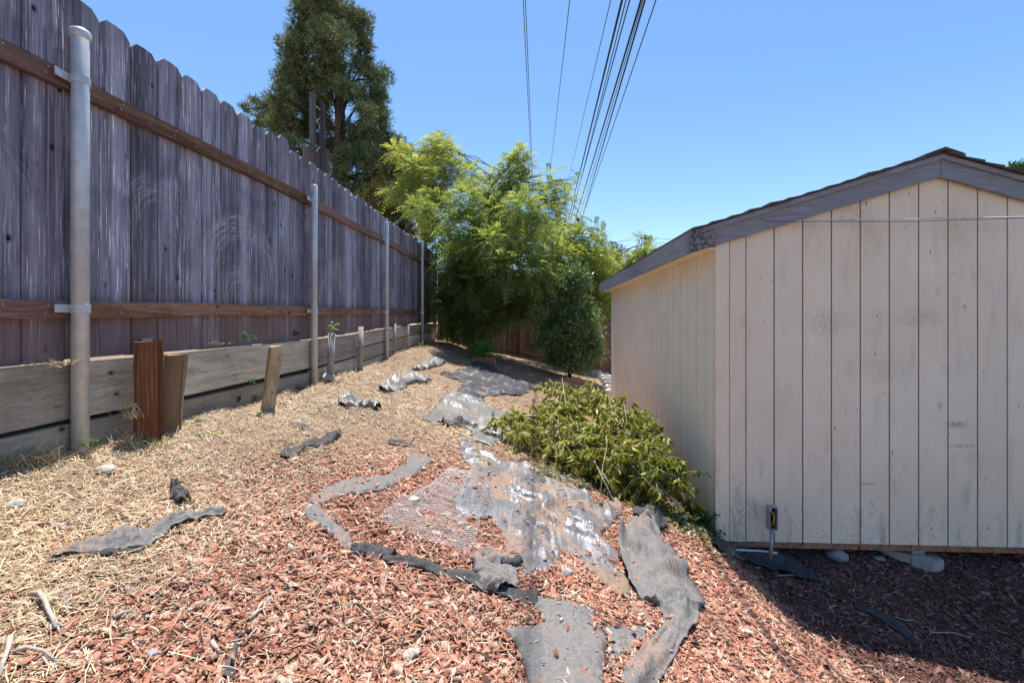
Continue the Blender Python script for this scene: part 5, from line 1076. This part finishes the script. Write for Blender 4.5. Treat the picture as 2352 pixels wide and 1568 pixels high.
def chips(n, seed, ymin, ymax, pw, L0, L1, Wr, name, shade=False):
    X, Y, g = sample(n, seed, ymin, ymax, pw); ok, cov = keep_mask(X, Y)
    px, py = proj(X, Y, G(X, Y)); mf = mulch_frac(px, py); pat = .5 + .5 * np.sin(X * 5 + 2 * np.sin(Y * 3)) * np.sin(Y * 4.3 + 1)
    keep = ok & (~cov | (g.random(n) < .03)) & (g.random(n) < np.clip(mf * 1.15 - .06 + .12 * pat, .05, 1))
    for c, r, k in BARE: keep &= ~((np.hypot((X - c[0]), (Y - c[1]) * .7) < r) & (g.random(n) < k))
    keep &= (px > -260) & (px < 2620) & (py < 2050)
    X, Y, cov = X[keep], Y[keep], cov[keep]; n = len(X); N, d, s = frame(X, Y, g, .34)
    L = (L0 + (L1 - L0) * g.random(n) ** 1.9) * g.uniform(.6, 1.25, n); W_ = L * g.uniform(*Wr, n); T = g.uniform(.0012, .0045, n); fine = g.random(n) < .45; L = np.where(fine, L * .62, L); W_ = np.where(fine, L * g.uniform(.12, .35, n), W_)
    c = np.stack([X, Y, G(X, Y) + g.random(n) * .014 + T * .3 + cov * .022], 1)
    tp = g.uniform(.25, 1.1, (n, 4)); sk = g.normal(0, .45, n)
    V = np.empty((n, 8, 3))
    for i, (a, b_) in enumerate(((-1, -1), (1, -1), (1, 1), (-1, 1))):
        q = c + d * (a * L / 2 * g.uniform(.6, 1.15, n) + b_ * sk * W_)[:, None] + s * (b_ * W_ / 2 * tp[:, i])[:, None]
        V[:, i] = q - N * (T / 2)[:, None]; V[:, i + 4] = q + N * (T / 2)[:, None] + s * (g.normal(0, .0008, n))[:, None]
    base = np.array([[4, 5, 6, 7], [0, 1, 5, 4], [1, 2, 6, 5], [2, 3, 7, 6], [3, 0, 4, 7]]); Fc = (np.arange(n)[:, None, None] * 8 + base[None]).reshape(-1, 4)
    t = np.clip(g.beta(2, 2.2, n), 0, 1)
    col = palette(t, [(.25, .09, .062), (.41, .16, .10), (.51, .245, .165), (.60, .365, .27), (.70, .53, .43)])
    old = g.random(n); col[old < .08] = palette(g.random((old < .08).sum()), [(.40, .28, .18), (.66, .56, .44)]); col[old > .95] = (.10, .05, .035)
    px, py = proj(X, Y, G(X, Y)); st = (1 - mulch_frac(px, py)); mixm = (g.random(n) < st * .6); col[mixm] = palette(g.random(mixm.sum()), [(.26, .16, .10), (.42, .29, .18), (.55, .42, .28)])
    # the mulch in the shed's shadow: weathered browner, with shade darkness painted in
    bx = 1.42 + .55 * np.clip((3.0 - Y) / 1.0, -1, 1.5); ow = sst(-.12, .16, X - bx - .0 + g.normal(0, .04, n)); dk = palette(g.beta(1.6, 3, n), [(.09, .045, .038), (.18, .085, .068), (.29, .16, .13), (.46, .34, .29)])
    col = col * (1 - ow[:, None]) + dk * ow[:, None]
    mod = .86 + .30 * np.sin(X * 3.3 + 1.7 * np.sin(Y * 2.9)) * np.sin(Y * 3.9 + X) + .12 * np.sin(X * 11 + Y * 5) * np.sin(Y * 13 - X * 3); col = col * (.55 + .45 * np.clip(mod, .5, 1.15))[:, None]
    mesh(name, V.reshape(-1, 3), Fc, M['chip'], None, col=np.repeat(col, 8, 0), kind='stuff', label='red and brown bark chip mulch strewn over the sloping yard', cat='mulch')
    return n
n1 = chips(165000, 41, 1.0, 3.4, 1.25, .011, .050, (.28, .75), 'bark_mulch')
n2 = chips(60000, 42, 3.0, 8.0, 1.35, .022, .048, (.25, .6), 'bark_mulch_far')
def straw(n, seed, ymin, ymax, pw, L0, L1, w0, name, lab):
    X, Y, g = sample(n, seed, ymin, ymax, pw); ok, cov = keep_mask(X, Y); px, py = proj(X, Y, G(X, Y)); mf = mulch_frac(px, py)
    pat = .5 + .5 * np.sin(X * 4.1 + 2 * np.sin(Y * 2.3) + 1) * np.sin(Y * 3.7 - X)
    dens = np.clip((1 - mf) * (.65 + .5 * pat) + .05 * (px < 1500) + .03, 0, 1)
    keep = ok & (~cov | (g.random(n) < .01)) & (g.random(n) < dens) & (px > -260) & (px < 2620) & (py < 2050)
    for c, r, k in BARE: keep &= ~((np.hypot((X - c[0]), (Y - c[1]) * .7) < r) & (g.random(n) < k * .6))
    X, Y, cov = X[keep], Y[keep], cov[keep]; n = len(X); N, d, s = frame(X, Y, g, .22); L = (L0 + (L1 - L0) * g.random(n) ** 2.2) * g.uniform(.5, 1.3, n); W_ = w0 * g.uniform(.45, 1.7, n)
    c = np.stack([X, Y, G(X, Y) + .006 + g.random(n) * .022 + cov * .02], 1); bend = g.normal(0, .22, n)
    V = np.empty((n, 6, 3))
    for i, t in enumerate((-.5, 0, .5)):
        q = c + d * (t * L)[:, None] + s * (bend * L * (.25 - t * t))[:, None] + N * (.12 * L * (.25 - t * t) * g.random(n))[:, None]; ww = (W_ * (1, 1.1, .5)[i] / 2)[:, None]
        sd = unit(s + N * g.normal(0, .6, (n, 1))); V[:, i * 2] = q - sd * ww; V[:, i * 2 + 1] = q + sd * ww
    Fc = (np.arange(n)[:, None, None] * 6 + np.array([[0, 1, 3, 2], [2, 3, 5, 4]])[None]).reshape(-1, 4)
    col = palette(g.beta(2, 1.7, n), [(.20, .125, .08), (.38, .26, .17), (.58, .43, .28), (.72, .60, .43), (.82, .76, .62)])
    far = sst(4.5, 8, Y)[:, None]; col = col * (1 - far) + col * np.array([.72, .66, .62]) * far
    px, py = proj(X, Y, G(X, Y)); mod = .86 + .35 * np.sin(X * 2.7 + 1.9 * np.sin(Y * 1.9)) * np.sin(Y * 3.1 - X * 1.3) + .15 * np.sin(X * 9 + Y * 4) * np.sin(Y * 11); col = col * (.5 + .5 * np.clip(mod, .4, 1.15))[:, None]; gold = (sst(750, 0, px) * .3)[:, None]; col = col * (1 - gold) + col * np.array([1.05, .92, .62]) * gold
    mesh(name, V.reshape(-1, 3), Fc, M['straw'], None, col=np.repeat(col, 6, 0), kind='stuff', label=lab, cat='straw')
    return n
n3 = straw(320000, 51, 1.0, 4.2, 1.2, .010, .085, .0018, 'dry_straw', 'dry golden straw and grass clippings scattered on the near slope')
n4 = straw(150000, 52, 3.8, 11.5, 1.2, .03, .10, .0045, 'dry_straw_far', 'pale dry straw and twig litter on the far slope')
# dead leaves under the heap
g = np.random.default_rng(77); n = 2600; cc = np.array([U(1470, 1150), U(1560, 1190), U(1300, 1080), U(1600, 1215)])[g.integers(0, 4, n)]; XY = cc + g.normal(0, .14, (n, 2)); okk, _ = keep_mask(XY[:, 0], XY[:, 1]); XY = XY[okk]; n = len(XY)
L = g.uniform(.02, .05, n); V, Fc, co = leaf6(np.stack([XY[:, 0], XY[:, 1], G(XY[:, 0], XY[:, 1]) + .012 + g.random(n) * .02], 1), unit(g.normal(size=(n, 3)) * np.array([1, 1, .2])), np.tile([0, 0, 1.0], (n, 1)) + g.normal(0, .4, (n, 3)), L, L * .4, palette(g.random(n), [(.15, .16, .05), (.3, .3, .1), (.4, .34, .2), (.5, .5, .3)]), .3)
mesh('leaf_litter', V, Fc, M['wilt'], None, col=co, kind='stuff', label='fallen wilted leaves scattered around the cut branch heap', cat='leaf litter')
print('chips', n1, n2, 'straw', n3, n4); print('tris', sum(sum(len(p.vertices) - 2 for p in o.data.polygons) if len(o.data.polygons) < 5000 else len(o.data.loops) // 4 * 2 for o in scene.objects if o.type == 'MESH'))
